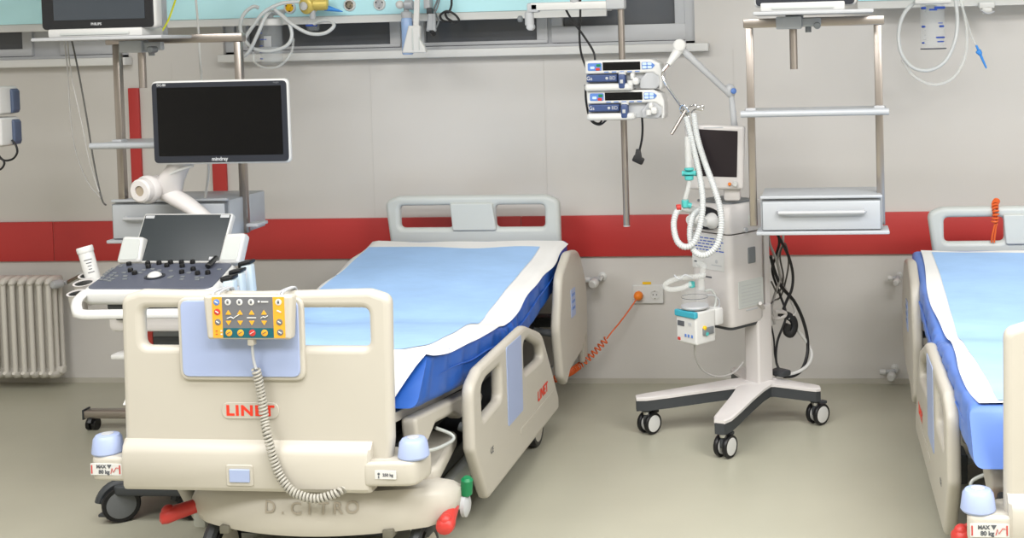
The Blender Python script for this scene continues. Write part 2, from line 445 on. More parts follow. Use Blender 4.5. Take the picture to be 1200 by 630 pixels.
def make_bed(label, loc, rz, dzb, dzr, detail):
    root = thing('hospital_bed', label, 'bed', loc, rz, None)
    zt = .950+dzb
    # head board
    hb = board(root, 'headboard', 0, zt, False, M_greyw)
    b = B(); b.plate(rp([(-.09, zt-.16), (-.10, zt-.03), (.105, zt-.03), (.122, zt-.16)], .01), .02, .006, XZ(0, -.026, 0), M_greyw); part('centre_panel', b, mat('headboard_panel', '#C9D0D6', .4), hb)
    b = B(); b.box((0, 0, .63+dzb), (.5, .05, .2), .01); part('headboard_mount', b, M_mgrey, root)
    # foot board
    yf = -BL
    fb = board(root, 'footboard', yf, zt, True, M_cream)
    b = B(); b.plate(rp([(-.234, zt-.270), (-.234, zt-.02), (.160, zt-.02), (.160, zt-.270)], .03), .018, .006, XZ(0, yf-.026, 0), M_cream); part('panel_rim', b, M_cream, fb)
    b = B(); b.plate(rp([(-.221, zt-.257), (-.221, zt-.028), (.147, zt-.028), (.147, zt-.257)], .022), .012, .002, XZ(0, yf-.034, 0), M_lblue); part('blue_panel', b, M_lblue, fb)
    # lower skirt with its stepped ledge
    b = B(); z0 = .352+dzb; z1 = .497+dzb
    prof = [(-.02, z0), (.028, z0), (.036, z0+.012), (.038, z1-.035), (.030, z1-.018), (.006, z1), (-.02, z1+.004)]
    secs = []
    for x, k in ((-.424, .55), (-.416, .9), (-.408, 1), (.34, 1), (.352, .9), (.358, .6)):
        secs.append([(x, yf-.0225-(p*k if p > 0 else p), z) for p, z in prof])
    b.loft(secs, M_cream); part('skirt', b, M_cream, fb, smooth=30)
    b = B(); b.plate(rect(-.082, .562+dzb, .098, .612+dzb, .024), .004, .0015, XZ(-.028, yf-.0245, 0), M_cream); lg = part('logo_badge', b, M_cream, fb)
    b = B(); b.text('LINET', .043, XZ(-.020, yf-.0272, .586+dzb), M_redtxt, bold=.0016, sx=1.22, sp=1.14); part('logo_lettering', b, M_redtxt, lg)
    b = B(); b.plate(rect(-.085, .370+dzb, .0, .435+dzb, .008), .01, .003, XZ(0, yf-.058, 0), M_cream); ck = part('latch_frame', b, M_cream, fb)
    b = B(); b.plate(rect(-.073, .383+dzb, -.01, .422+dzb, .003), .008, .002, XZ(0, yf-.063, 0), M_lblue); part('latch_button', b, M_lblue, ck)
    # corner supports with bumper rollers
    for s, xa, xb in ((-1, -.535, -.41), (1, .345, .515)):
        if detail == 'right' and s > 0: continue
        b = B(); za, zb_ = .372+dzb, .447+dzb
        if s < 0: o2 = rp([(xa, yf-.045, .03), (xb+.02, yf-.05, .01), (xb+.02, yf+.10, .02), (xa+.02, yf+.06, .04)], .02)
        else: o2 = rp([(xa-.005, yf-.06, .01), (xb-.02, yf-.05, .04), (xb, yf+.07, .04), (xa, yf+.10, .02)], .02)
        b.plate(o2, zb_-za, .012, XY(0, 0, (za+zb_)/2), M_cream); cs = part('corner_support', b, M_cream, root)
        xr = -.497 if s < 0 else .474
        roller(root, xr, yf+.0, zb_-.002)
        lb = B()
        if s < 0:
            xl = xa+.046; Ml = XZ(-.004, yf-.0475, .41+dzb)
            lb.plate(rect(xa+.014, -.018, xb-.010, .018, .003), .003, .0008, Ml, M_white)
            lab = part('warning_label', lb, M_white, cs, label='white label with red marks and MAX 80 kg lettering')
            lb = B(); lb.text('MAX \u25bc', .014, Ml @ T(xl+.012, .008, .002), M_ink, bold=.0007); lb.text('80 kg', .016, Ml @ T(xl+.012, -.008, .002), M_ink, bold=.0007)
            part('label_lettering', lb, M_ink, cs)
            lb = B()
            for xq in (xa+.019, xb-.016):
                lb.box((xq, .0, .0025), (.0035, .026, .001), 0, Ml, M_redp); part('label_mark', lb, M_redp, cs); lb = B()
            lb.tube([Ml @ V((xl+.034+q[0]*.7, q[1], .0026)) for q in ((0, -.012), (.006, .004), (.012, -.008), (.026, .006), (.036, .004))], .0011, 6, M_redp)
            part('label_mark', lb, M_redp, cs)
        else:
            Ml = XZ(0, yf-.0575, .41+dzb)
            lb.plate(rect(xa+.03, -.013, xa+.095, .013, .003), .003, .0008, Ml, M_white); part('load_label', lb, M_white, cs)
            lb = B(); lb.text('250 kg', .012, Ml @ T(xa+.07, 0, .002), M_ink, bold=.0004); part('label_lettering', lb, M_ink, cs); lb = B(); lb.ball((xa+.042, .003, .0016), .004, M_ink, Ml, (1, 1, .2)); lb.box((xa+.042, -.006, .002), (.0035, .008, .0006), 0, Ml, M_ink)
            part('label_icon', lb, M_ink, cs)
    # mattress platform in three hinged sections
    P = [V((p.y, p.z)) for p in spline([V((0, y, z)) for y, z in mtop_path(detail)], 4)]
    for nm, ya, yb in (('calf_section', -2.09, -1.30), ('seat_section', -1.28, -.92), ('back_section', -.90, -.06)):
        ps = [p for p in P if ya-.03 <= p.x <= yb+.03]
        out = [(p.x, p.y-.008) for p in ps]+[(p.x, p.y-.04) for p in reversed(ps)]
        b = B(); b.plate(out, .80, .004, YZ(0, 0, dzb), M_cream); part(nm, b, M_cream, root)
    # calf section moulded edge grips (both sides)
    for s in (-1, 1):
        if detail == 'right' and s > 0: continue
        b = B()
        out = rp([(-2.06, .535, .02), (-1.42, .445, .03), (-1.36, .40, .02), (-1.40, .375, .02), (-1.50, .40, .03), (-1.62, .395, .02), (-1.70, .435, .03), (-1.88, .46, .03), (-1.95, .425, .015), (-2.02, .43, .015), (-2.05, .47, .02)], .02)
        if s < 0: b.plate([(-q[0], q[1]) for q in out], .05, .012, YZn(-.425, 0, dzb), M_cream)
        else: b.plate(out, .05, .012, YZ(.425, 0, dzb), M_cream)
        part('edge_grip', b, M_cream, root)
        b = B(); b.tube(spline([(s*.40, -2.02, .46+dzb), (s*.455, -1.99, .41+dzb), (s*.47, -1.80, .375+dzb), (s*.46, -1.76, .385+dzb), (s*.42, -1.80, .42+dzb)], 6), .0055, 8, M_greyw); part('accessory_hook', b, M_greyw, root)
    # lifting gear and chassis
    b = B()
    for y in (-1.72, -.42):
        b.cyl((.03, y, .12), (.03, y, .27), .09, 24, M_lgrey); b.cyl((.03, y, .27), (.03, y, .37), .075, 24, M_mgrey)
    for x in (.25, -.25): b.cyl((x, -2.0, .36+dzb), (x, -2.0, .50+dzb), .035, 18, M_mgrey)
    part('lifting_column', b, M_lgrey, root)
    b = B(); b.box((0, -1.07, .352), (.50, 1.9, .05), .01)
    for x in (-.30, .30): b.box((x, -1.07, .365), (.05, 2.02, .07), .008)
    b.box((0, -2.0, .385), (.86, .08, .05), .01); b.box((0, -.12, .385), (.86, .08, .05), .01)
    part('upper_frame', b, M_dgrey, root)
    b = B(); b.box((.03, -1.05, .125), (.52, 1.7, .06), .01); part('chassis', b, M_dgrey, root)
    for s in (-1, 1):
        b = B(); b.box((.04+s*.36, -1.07, .165), (.045, 1.78, .06), .012); part('base_beam', b, M_greyw, root)
    # bowed base cover at the foot
    bx, hw = (.13, .425) if detail == 'mid' else (-.05, .425)
    b = B(); secs = []
    for i in range(25):
        u = -1+2*i/24; bow = .13*(1-u*u); x = bx+hw*u; e = max(0, abs(u)-.9)*1.2
        yq = -2.05-bow; zb0 = .20+e*.3
        secs.append([(x, yq+.03+e*.1, zb0), (x, yq+.008+e*.1, zb0+.006), (x, yq+e*.1, zb0+.03), (x, yq+.006+e*.1, .295+.02*(1-u*u)-e*.2), (x, yq+.025+e*.1, .315+.02*(1-u*u)-e*.25), (x, -1.97, .318-e*.25), (x, -1.93, .30-e*.2), (x, -1.93, .2)])
    b.loft(secs, M_cream); cv = part('base_cover', b, M_cream, root, smooth=50)
    if detail == 'mid':
        for k, ch in enumerate('D.CITRO'):
            u = -.24+.60*k/6
            if ch == '.': pass
            x = bx+hw*u; nrm = math.atan(2*.13*u/hw)
            tb = B(); M = T(x, -2.05-.13*(1-u*u)-.0015+.003, .292) @ RZ(nrm*-1*-1) @ RX(PI/2-.12)
            tb.text(ch, .052, M, M_brownink, thick=.0006, bold=.0004)
            part('handwritten_mark', tb, M_brownink, cv)
        for x in (bx-.27, bx+.25):
            b = B(); u = (x-bx)/hw; b.box((x, -2.05-.13*(1-u*u)+.018, .205), (.032, .05, .026), .004); part('cover_notch', b, mat('notch', '#6D6A5E', .6), cv)
    b = B(); b.plate(rp([(bx+.02, -1.99, .03), (bx+.36, -1.99, .05), (bx+.30, -1.6, .05), (bx+.02, -1.6, .03)], .04), .05, .015, XY(0, 0, .325), M_cream); part('cover_cap', b, M_cream, root)
    dzp = 0 if detail == 'mid' else .075
    # brake pedals
    def pedal(x, s, m, L=.12):
        b = B()
        p0 = V((x, -2.03, .245+dzp)) if s < 0 else V((x, -2.0, .235+dzp)); d = V((-.88, -.45, -.20)).normalized() if s < 0 else V((.1, -.97, -.18)).normalized()
        p1 = p0+d*L; side = d.cross(V((0, 0, 1))).normalized()
        secs = []
        for t, w, h in ((-.2, .020, .02), (0, .022, .022), (.6, .026, .024), (.85, .030, .026), (1.0, .026, .022), (1.06, .014, .012)):
            c = p0+d*L*t; secs.append([c+side*w*math.cos(a)+V((0, 0, 1))*h*(math.sin(a)) for a in [k*PI/6 for k in range(12)]])
        b.loft(secs, m); b.ball(p1-d*.018+V((0, 0, .012)), .021, m)
        part('brake_pedal', b, m, root, label='red brake pedal')
    pedal(bx-hw+.03, -1, M_redp, .12)
    pedal(bx+hw-.02, 1, M_redp, .11)
    b = B(); sg = 1 if detail == 'mid' else -1; Mg = T(bx+sg*(hw+.0), -1.95, .225+dzp) @ RZ(0 if sg > 0 else PI)
    b.lathe([(.0, .0), (.036, 0), (.036, .012), (.024, .018), (.012, .02), (0, .02)], Mg @ RY(PI/2), 20, M_lgrey); part('pedal_hub', b, M_lgrey, root)
    b = B(); g0 = V((bx+sg*(hw+.010), -1.95, .255+dzp)); b.cyl(g0, g0+V((sg*.008, -.01, .062)), .019, 14, M_green, bev=.008); part('go_pedal', b, M_green, root, label='green pedal')
    # castors
    for x, y in ((bx-.35, -2.0), (bx+.31, -2.0), (bx-.37, -.72), (bx+.33, -.72)):
        if detail == 'right' and x > 0: continue
        t_ = B(); t_.box((x, y+.02, .165), (.05, .10, .05), .015, None, M_dgrey); t_.cyl((x, y+.02, .15), (x, y+.02, .21), .02, 12, M_mgrey)
        R = .088
        for k in range(11):
            a = PI*(.05+.9*k/10)
        t_.tube([(x, y+(R+.014)*math.cos(a), .09+(R+.014)*math.sin(a)) for a in [PI*(.12+.76*k/12) for k in range(13)]], .02, 8, M_dgrey)
        c = part('castor', t_, M_dgrey, root)
        ty = B(); hu = B(); wheel(ty, hu, (x, y, R), R, .04)
        part('tyre', ty, M_black, c); part('wheel_disc', hu, M_cream, c)
    sides = (1, -1) if detail == 'mid' else (-1,)
    for s in sides:
        dz_ = dzr-.15 if detail == 'mid' and s < 0 else dzr      # the far side rails are folded down
        side_rail(root, s, 'foot', max(dz_, -.1)); side_rail(root, s, 'head', dz_)
        # head end bumper prongs
        b = B()
        for y in (.03, .085): b.plate(rp([(-.02, .17), (-.025, .45), (.0, .60), (.025, .45), (.02, .17)], .018), .03, .012, YZ(s*.50, y, dzr-.02), M_cream)
        b.box((s*.44, .055, .42+dzr), (.14, .06, .05), .012); part('head_bumper', b, M_cream, root)
    return root
BED_MID = make_bed('cream hospital bed with handset panel on its footboard, middle of the room', (-1.677, -.205, 0), -.0197, 0, 0, 'mid')
BED_R = make_bed('hospital bed cut off by the right edge, orange cord over its headboard', (.849, -.46, 0), .012, -.045, -.005, 'right')

# ------------------------------------------------------------------ mattresses and bed covers
TH = .148
def in_bed(root): return ROOTM[root.name]
def make_mattress(root, label, m, dz, kind='mid', ox=0):
    M = in_bed(root); t = thing('mattress', label, 'mattress', M @ V((0, -1.07, .39+dz)), root.rotation_euler.z, 'bed mattresses')
    pts = spline([V((0, y, z+dz)) for y, z in mtop_path(kind)], 14); secs = []; n = len(pts); rng = random.Random(3)
    base = rect(-.468, 0, .468, TH, .028); M = M @ T(ox, 0, 0)
    # resample the section so that the side walls carry pleats
    for i, p in enumerate(pts):
        tg = (pts[min(n-1, i+1)]-pts[max(0, i-1)]).normalized(); nr = V((0, -tg.z, tg.y))
        L = i/(n-1); e = min(L, 1-L)*n; sh = 1-.5*max(0, 1-e/2)**2*.12
        crease = math.exp(-((p.y+1.08)/.10)**2)
        pl = .004*math.sin(p.y*36)+.003*math.sin(p.y*71+1)+.010*crease*math.sin(p.y*90)
        sec = []
        for x, z in base:
            zz = z-.02*crease*(1 if z > TH*.5 else 0)
            side = 1 if abs(x) > .44 else 0
            q = p+nr*(TH/2+(zz-TH/2)*sh)+V((0, .10*(z/TH)*max(0, 1-L/.12)**1.3, 0)); q.x = x+(pl*math.copysign(1, x)*(1 if .02 < z < TH-.02 else .4) if side else 0)
            sec.append(M @ q)
        secs.append(sec)
    b = B(); b.loft(secs, m); part('mattress_cover', b, m, t, True, smooth=60)
    b = B()
    for s in (-1, 1):
        ln = []
        for i, p in enumerate(pts):
            if p.y < -1.96 or p.y > -.08: continue
            tg = (pts[min(n-1, i+1)]-pts[max(0, i-1)]).normalized(); nr = V((0, -tg.z, tg.y))
            q = p+nr*(TH*.56+.003*math.sin(p.y*17)); q.x = s*.473; ln.append(M @ q)
        b.tube(ln, .004, 6, m, taper=lambda t: min(1, t*7+.1, (1-t)*7+.1))
    part('side_seam', b, m, t, True)
    return t
make_mattress(BED_MID, 'royal blue mattress bent up at head and foot on the middle bed', M_mattr, 0)
make_mattress(BED_R, 'bright blue mattress on the right bed', M_mattr2, -.02, 'right', -.03)
def make_cover(root, label, dz, kind='mid', ox=0, xr=(-.49, .468), blue=(-.445, .365, -2.02, -.13), yend=-.045, foot=.19, side=(.02, .0)):
    M = in_bed(root) @ T(ox, 0, 0)
    pts = spline([V((0, y, z+dz)) for y, z in mtop_path(kind)], 14); n = len(pts); top = []
    for i, p in enumerate(pts):
        tg = (pts[min(n-1, i+1)]-pts[max(0, i-1)]).normalized(); nr = V((0, -tg.z, tg.y)); q = p+nr*TH+V((0, .10*max(0, 1-i/(n-1)/.12)**1.3, 0))
        cr = math.exp(-((p.y+1.08)/.10)**2); q = q-nr*.016*cr
        top.append((q, nr))
    D = [0]
    for (a, _), (c, _) in zip(top, top[1:]): D.append(D[-1]+(c-a).length)
    def along(d):                          # d from foot edge; negative hangs down over the end
        if d < 0:
            q, nr = top[0]; tg = V((0, nr.z, -nr.y)); a = min(1, -d/.03); q0 = pts[0]-q; q0.normalize(); tg0 = tg; nr0 = nr
            return q-tg*(.012*math.sin(a*PI/2)+.004)+q0*max(0, -d-.012), (nr*(1-a)-tg*a).normalized()
        for i in range(n-1):
            if D[i+1] >= d or i == n-2:
                f = (d-D[i])/max(1e-9, D[i+1]-D[i]); return top[i][0].lerp(top[i+1][0], f), top[i][1]
    dm = D[-1]-.03
    def surf(sx, d, lift):
        q, nr = along(d); xe = .452
        w = .0022*math.sin(d*9+sx*5)+.0018*math.sin(sx*17-d*5)+.0015*math.sin(d*23+sx*11)
        over = abs(sx)-xe
        if over > 0:
            a = min(1, over/.03); sgn = math.copysign(1, sx)
            p = q+nr*(lift+w-max(0, over-.008)); p.x = sgn*(xe+.020*math.sin(a*PI/2)+.004+.004*math.sin(d*20))
        else:
            p = q+nr*(lift+.0045+w); p.x = sx
        return M @ p
    def sheet(u, v):
        d = -foot+(dm+foot)*v
        lo = xr[0]-side[0]-.012*math.sin(d*6); hi = xr[1]+side[1]+.006*math.sin(d*4+1)+.003*math.sin(d*13)+min(0, d)*.42
        return surf(lo+(hi-lo)*u, d, .002)
    b = B(); b.grid(sheet, 46, 110, M_sheet); b.recalc = False
    t = thing('underpad', label, 'bed cover', M @ V((0, -1.07, .55+dz)), root.rotation_euler.z, 'disposable bed covers')
    part('white_border_sheet', b, M_sheet, t, True, smooth=180)
    d0, d1 = .03, dm-(-.03-blue[3])-.0
    def pad(u, v):
        d = d0+(d1-d0)*v+.006*math.sin(u*9); x = blue[0]+(blue[1]-blue[0])*u+.006*math.sin(d*5)
        return surf(x, d, .0042)
    b = B(); b.grid(pad, 44, 100, M_pad); b.recalc = False
    part('absorbent_pad', b, M_pad, t, True, smooth=180, label='pale blue absorbent pad')
    return t
make_cover(BED_MID, 'pale blue absorbent cover with white borders on the middle bed', 0)
make_cover(BED_R, 'pale blue absorbent cover with white border on the right bed', -.02, 'right', -.03, xr=(-.44, .42), blue=(-.385, .38, -2, -.06), foot=.0, side=(.0, .02))

# ------------------------------------------------------------------ handset panel hooked over the footboard
MB0 = in_bed(BED_MID); MB = MB0 @ T(.036, 0, .020)
t = thing('attendant_handset', 'bed control panel with orange and grey keys hooked on the footboard', 'control panel', MB @ V((-.019, -2.215, .79)), BED_MID.rotation_euler.z)
yh = -2.222
b = B(); b.plate(rp([(-.157, .928), (-.148, .797), (.110, .797), (.119, .928)], .01), .036, .008, MB @ XZ(0, yh, 0), M_cream); hs = part('housing', b, M_cream, t, True)
yk = yh-.0185
def key(b_, u0, v0, u1, v1, m, off=0): b_.plate(rect(u0, v0, u1, v1, .002), .002, .0005, MB @ XZ(0, yk-off, 0), m)
b = B(); key(b, -.128, .803, -.097, .924, M_amber); part('orange_key_strip', b, M_amber, t, True)
b = B(); key(b, .060, .803, .095, .924, M_amber); part('orange_key_strip', b, M_amber, t, True)
b = B(); key(b, -.097, .832, .060, .924, M_panelgrey); part('grey_key_field', b, M_panelgrey, t, True)
b = B(); key(b, -.097, .803, .060, .832, M_dteal); part('teal_key_strip', b, M_dteal, t, True)
yk -= .0012
def disc(u, v, r, m, nm='key'):
    b = B(); b.lathe([(0, 0), (r, 0), (r, .0014), (r*.8, .002), (0, .002)], MB @ T(u, yk+.0005, v) @ RX(PI/2), 16, m); return b
cols = (-.078, -.042, -.006, .032)
for u in cols[:3]+(.078,):
    o = part('lock_key', disc(u, .909, .0095, M_white), M_white, t, True)
    b = B(); b.plate(rect(u-.003, .905, u+.003, .911, .001), .001, .0002, MB @ XZ(0, yk-.002, 0), M_ink); b.tube([MB @ V((u+.0025*math.cos(a), yk-.0022, .911+.004*math.sin(a))) for a in [PI*k/6 for k in range(7)]], .0006, 5, M_ink); part('lock_symbol', b, M_ink, o, True)
for v, up in ((.878, 1), (.848, -1)):
    for u in cols:
        b = B(); b.plate(rp([(u-.009, v-.006*up), (u+.009, v-.006*up), (u, v+.008*up)][::up], .001), .002, .0005, MB @ XZ(0, yk, 0), M_amber); part('arrow_key', b, M_amber, t, True)
for u, m in zip(cols, (M_amber, M_amber, M_redp, M_amber)):
    o = part('function_key', disc(u, .818, .010, m), m, t, True)
    b = B(); b.tube([MB @ V((u+a, yk-.002, .818+c)) for a, c in ((-.006, -.003), (0, .001), (.006, .004))], .001, 5, M_ink if m != M_redp else M_white); part('symbol', b, M_ink, o, True)
for u, v, m in ((-.113, .909, M_keyblue), (-.112, .880, M_redp), (-.111, .850, M_panelgrey), (.079, .850, M_panelgrey), (.080, .820, M_panelgrey)):
    o = part('round_key', disc(u, v, .0095, m), m, t, True)
    b = B(); b.box((0, 0, 0), (.011, .001, .003), 0, MB @ T(u, yk-.002, v) @ RY(.5), M_white); part('symbol', b, M_white, o, True)
def sym(fn):
    b = B(); fn(b); part('printed_symbol', b, M_white, t, True)
sym(lambda b: b.tube([MB @ V((u, yk-.001, v)) for u, v in ((-.082, .861), (-.070, .865), (-.062, .861), (-.052, .868), (-.044, .872))], .0016, 6, M_white))
sym(lambda b: b.tube([MB @ V((u, yk-.001, v)) for u, v in ((.022, .862), (.030, .866), (.036, .864), (.044, .869))], .0014, 6, M_white))
sym(lambda b: b.box((0, 0, 0), (.028, .001, .003), 0, MB @ T(-.006, yk-.001, .863), M_white))
sym(lambda b: b.box((0, 0, 0), (.022, .001, .004), 0, MB @ T(.036, yk-.001, .910), M_white))
sym(lambda b: b.box((0, 0, 0), (.014, .001, .004), 0, MB @ T(.079, yk-.001, .882) @ RY(.4), M_white))
sym(lambda b: b.ball(MB @ V((.018, yk-.001, .910)), .0035, M_white))
for dv in (0, .010):
    sym(lambda b: b.box((0, 0, 0), (.005, .001, .004), 0, MB @ T(-.101, yk-.001, .814+dv), M_white))
    sym(lambda b: b.box((0, 0, 0), (.006, .001, .002), 0, MB @ T(-.116, yk-.001, .814+dv), M_redp))
for u in (-.123, .078):
    b = B()
    for du in (-.009, .009) if u < 0 else (-.005, .005):
        b.tube(spline([MB @ V(p) for p in ((u+du, yh-.004, .915), (u+du, yh-.004, .930), (u+du, yh+.010, .934), (u+du*.8, -2.175, .9345), (u+du*.6, -2.135, .930), (u+du*.5, -2.122, .905))], 5), .0038, 8, M_lgrey)
    part('hook', b, M_lgrey, t, True)
b = B(); b.box((-.018, yh, .790), (.020, .022, .026), .004, MB); part('cable_socket', b, M_cream, t, True)
w = lambda px, py, y: MB.inverted() @ at(px, py, (MB @ V((0, y, 0))).y)
cpts = [V((-.018, yh, .782))]+[w(*p) for p in ((297, 420, -2.215), (300, 432, -2.213))]
b = B(); b.tube([MB @ p for p in spline(cpts, 6)], .0042, 8, M_lgrey)
cp = [w(*p) for p in ((300, 432, -2.212), (306, 462, -2.203), (310, 490, -2.203), (314, 512, -2.222), (323, 545, -2.226), (331, 562, -2.23), (345, 577, -2.235), (368, 584, -2.235), (388, 580, -2.225), (404, 572, -2.20), (420, 560, -2.10))]
b.tube([MB @ p for p in helix(spline(cp, 8), .0105, .0105, 10)], .0040, 6, mat('cord_grey', '#A5A299', .5))
part('coiled_cord', b, mat('cord_grey', '#A5A299', .5), t, True)
# ------------------------------------------------------------------ ultrasound machine
US = thing('ultrasound_machine', 'white ultrasound cart with tilted monitor behind the footboard', 'ultrasound machine', (-2.42, -1.45, 0))
def up(nm, b, m, par=None, **k): return part(nm, b, m, par or US, True, **k)
ym = -1.30
mo = B(); x0, x1 = at(178, 140, ym).x, at(338.5, 140, ym).x; zt, zb = at(258, 93.5, ym).z, at(258, 192, ym).z; xm = (x0+x1)/2; zm = (zt+zb)/2; hw = (x1-x0)/2; hh = (zt-zb)/2
MM = XZ(xm, ym, zm)
mo.plate(rect(-hw, -hh, hw, hh, .022), .026, .010, MM @ T(0, 0, -.013), M_white); mo.plate(rect(-hw*.7, -hh*.7, hw*.7, hh*.7, .03), .05, .02, MM @ T(0, 0, -.05), M_white)
mon = up('monitor', mo, M_white)
b = B(); b.plate(rect(-hw+.005, -hh+.007, hw-.005, hh-.007, .018), .006, .002, MM @ T(0, 0, .0), M_bezel); bz = up('bezel', b, M_bezel, mon)
b = B(); b.plate(rect(-hw+.026, -hh+.034, hw-.026, hh-.026, .003), .002, .0005, MM @ T(0, 0, .0036), M_screen); up('screen', b, M_screen, mon)
b = B(); b.text('mindray', .020, MM @ T(-.005, -hh+.020, .0035), M_lgrey, bold=.0006); up('maker_lettering', b, M_lgrey, mon)
b = B(); b.text('DC-80', .013, MM @ T(-hw+.045, hh-.016, .0035), M_lgrey, bold=.0004); b.text('Insight', .009, MM @ T(hw-.045, hh-.014, .0035), M_mgrey); up('model_lettering', b, M_lgrey, mon)
# neck, hinge roll and arm
b = B()
b.loft([[V(c)+V((sx*math.cos(a), sy*math.sin(a), 0)) for a in [k*PI/8 for k in range(16)]] for c, sx, sy in ((at(213, 188, -1.24), .045, .03), (at(206, 200, -1.22), .05, .04), (at(198, 212, -1.20), .06, .05), (at(197, 224, -1.19), .055, .05), (at(200, 232, -1.19), .03, .03))], M_shell)
nk = up('monitor_neck', b, M_shell)
b = B(); ha, hb = at(163, 224, -1.30), at(200, 216, -1.12); b.lathe([(.021, .008), (.021, 0), (.040, 0), (.047, .006), (.049, .03), (.049, (hb-ha).length)], aim(ha, hb-ha), 24, M_shell, cap=False)
b.lathe([(.0205, .006), (.0205, .04), (0, .04)], aim(ha, hb-ha), 20, M_tan); hj = up('hinge_roll', b, M_shell)
b = B(); b.lathe([(.050, .0), (.056, .01), (.056, .03), (.050, .04)], aim(ha+(hb-ha).normalized()*.03, hb-ha), 24, M_shell); up('hinge_collar', b, M_shell, hj)
b = B(); pa = spline([at(186, 226, -1.19), at(200, 229, -1.2), at(220, 240, -1.23), at(243, 257, -1.27)], 6)
b.tube(pa, [.028+.012*math.sin(PI*i/(len(pa)-1)) for i in range(len(pa))], 16, M_shell, flat=.8); b.box(at(246, 268, -1.27), (.10, .10, .10), .025, None, M_shell); up('monitor_arm', b, M_shell)
b = B(); b.tube(spline([at(197, 205, -1.25), at(210, 199, -1.26), at(226, 194, -1.27)], 5), .006, 8, M_white); up('tilt_lever', b, M_white)
# touch screen
TS = [at(*p) for p in ((153.7, 306, -1.42), (257, 306, -1.42), (265.5, 250, -1.31), (167.5, 251, -1.31))]
def quadM(q):                             # frame of a tilted panel: origin bottom-left, x along bottom, y up the slope
    ex = (q[1]-q[0]).normalized(); ey = (q[3]-q[0]); ey = (ey-ex*ey.dot(ex)).normalized(); ez = ex.cross(ey)
    M = Matrix((ex, ey, ez)).transposed().to_4x4(); M.translation = q[0]; return M
MQ = quadM(TS); QI = MQ.inverted(); q2 = [(QI @ p).xy for p in TS]
W_, H_ = q2[1].x, q2[3].y
b = B(); b.plate(rect(-.004, -.004, W_+.004, H_+.004, .008), .03, .006, MQ @ T(0, 0, -.016), M_white); ts = up('touch_panel', b, M_white)
b = B(); b.plate(rect(.002, .002, W_-.002, H_-.002, .004), .003, .0008, MQ @ T(0, 0, -.001), mat('touch_glass', '#34393C', .2, spec=.3)); up('touch_screen', b, M_gscreen, ts)
for cx_, cy_ in ((.024, .010), (W_-.026, .012), (W_-.024, H_-.010), (.024, H_-.012)):
    b = B(); b.plate(rect(cx_-.018, cy_-.006, cx_+.018, cy_+.006, .001), .001, .0003, MQ @ T(0, 0, .0014), M_lgrey); up('corner_sticker', b, M_lgrey, ts)
# side wings with speakers
for q in (((135, 308, -1.44), (163, 307, -1.44), (168, 277, -1.40), (143, 276, -1.40)), ((254, 309, -1.43), (279, 308, -1.43), (287, 272, -1.38), (263, 273, -1.38))):
    M = quadM([at(*p) for p in q]); I = M.inverted(); pts = [(I @ at(*p)).xy for p in q]
    b = B(); b.plate(rp([tuple(p) for p in pts], .014), .05, .012, M @ T(0, 0, -.027), M_white); sp = up('speaker_wing', b, M_white)
    c = sum((p for p in pts), V((0, 0)))/4
    b = B(); b.plate(rp([tuple(c+(p-c)*.78) for p in pts], .012), .002, .0006, M @ T(0, 0, -.001), M_greyw); up('speaker_cover', b, M_greyw, sp)
# console
CP = [at(*p) for p in ((101, 338, -1.75), (247, 338, -1.75), (273, 308, -1.47), (141, 309, -1.47))]
MC = quadM(CP); CI = MC.inverted(); cq = [(CI @ p).xy for p in CP]
cen = sum((p for p in cq), V((0, 0)))/4
b = B(); b.plate(rp([tuple(cen+(p-cen)*k) for p, k in zip(cq, (1.09, 1.09, 1.07, 1.07))], .045), .06, .02, MC @ T(0, 0, -.031), M_white); cs = up('console', b, M_white)
b = B(); b.plate(rp([tuple(p) for p in cq], .03), .006, .002, MC @ T(0, 0, -.0005), M_console); kp = up('control_panel', b, M_console, cs)
PN = MC.to_3x3() @ V((0, 0, 1))
def onC(px, py):
    o = MC.translation; d = _ray(px, py); tt = (o-cC).dot(PN)/d.dot(PN); return CI @ (cC+d*tt)
cc = lambda u, v: (60+u/3.5, 220+v/3.5)
b = B(); p = onC(*cc(425, 367)); b.ball((p.x, p.y, .004), .026, M_white, MC, (1, 1, .7)); up('trackball', b, M_white, cs)
b = B(); b.lathe([(.026, .003), (.036, .003), (.036, .006), (.028, .008)], MC @ T(p.x, p.y, 0), 22, M_bezel, cap=False); up('trackball_ring', b, M_bezel, cs)
for u, v in ((320, 320), (397, 318), (399, 331), (443, 316), (475, 326), (490, 314), (535, 313), (538, 328), (536, 353), (581, 312), (583, 341), (326, 346), (343, 357), (601, 358), (643, 356)):
    p = onC(*cc(u, v)); b = B(); b.lathe([(.0095, 0), (.0095, .010), (.0080, .014), (0, .014)], MC @ T(p.x, p.y, .002), 12, M_black); up('knob', b, M_black, cs)
rk = 0
for u, v in ((205, 380), (213, 368), (222, 358), (232, 350), (243, 342), (255, 335), (225, 381), (236, 372), (248, 362), (262, 353), (240, 385), (252, 377), (268, 365), (300, 352), (304, 366), (303, 378), (366, 352), (380, 341), (417, 337), (445, 342), (492, 344), (495, 367), (486, 372), (540, 368), (536, 379), (565, 352), (598, 371), (600, 380), (620, 372), (285, 325), (690, 338)):
    p = onC(*cc(u, v)); b = B(); b.plate(rect(-.008, -.0055, .008, .0055, .003), .004, .001, MC @ T(p.x, p.y, .004), M_mgrey); up('key', b, M_mgrey, cs)
b = B(); pa, pb = onC(*cc(643, 338)), onC(*cc(679, 303)); b.cyl(MC @ V((pa.x, pa.y, .016)), MC @ V((pb.x, pb.y, .016)), .010, 10, M_black, bev=.003); up('stylus', b, M_black, cs)
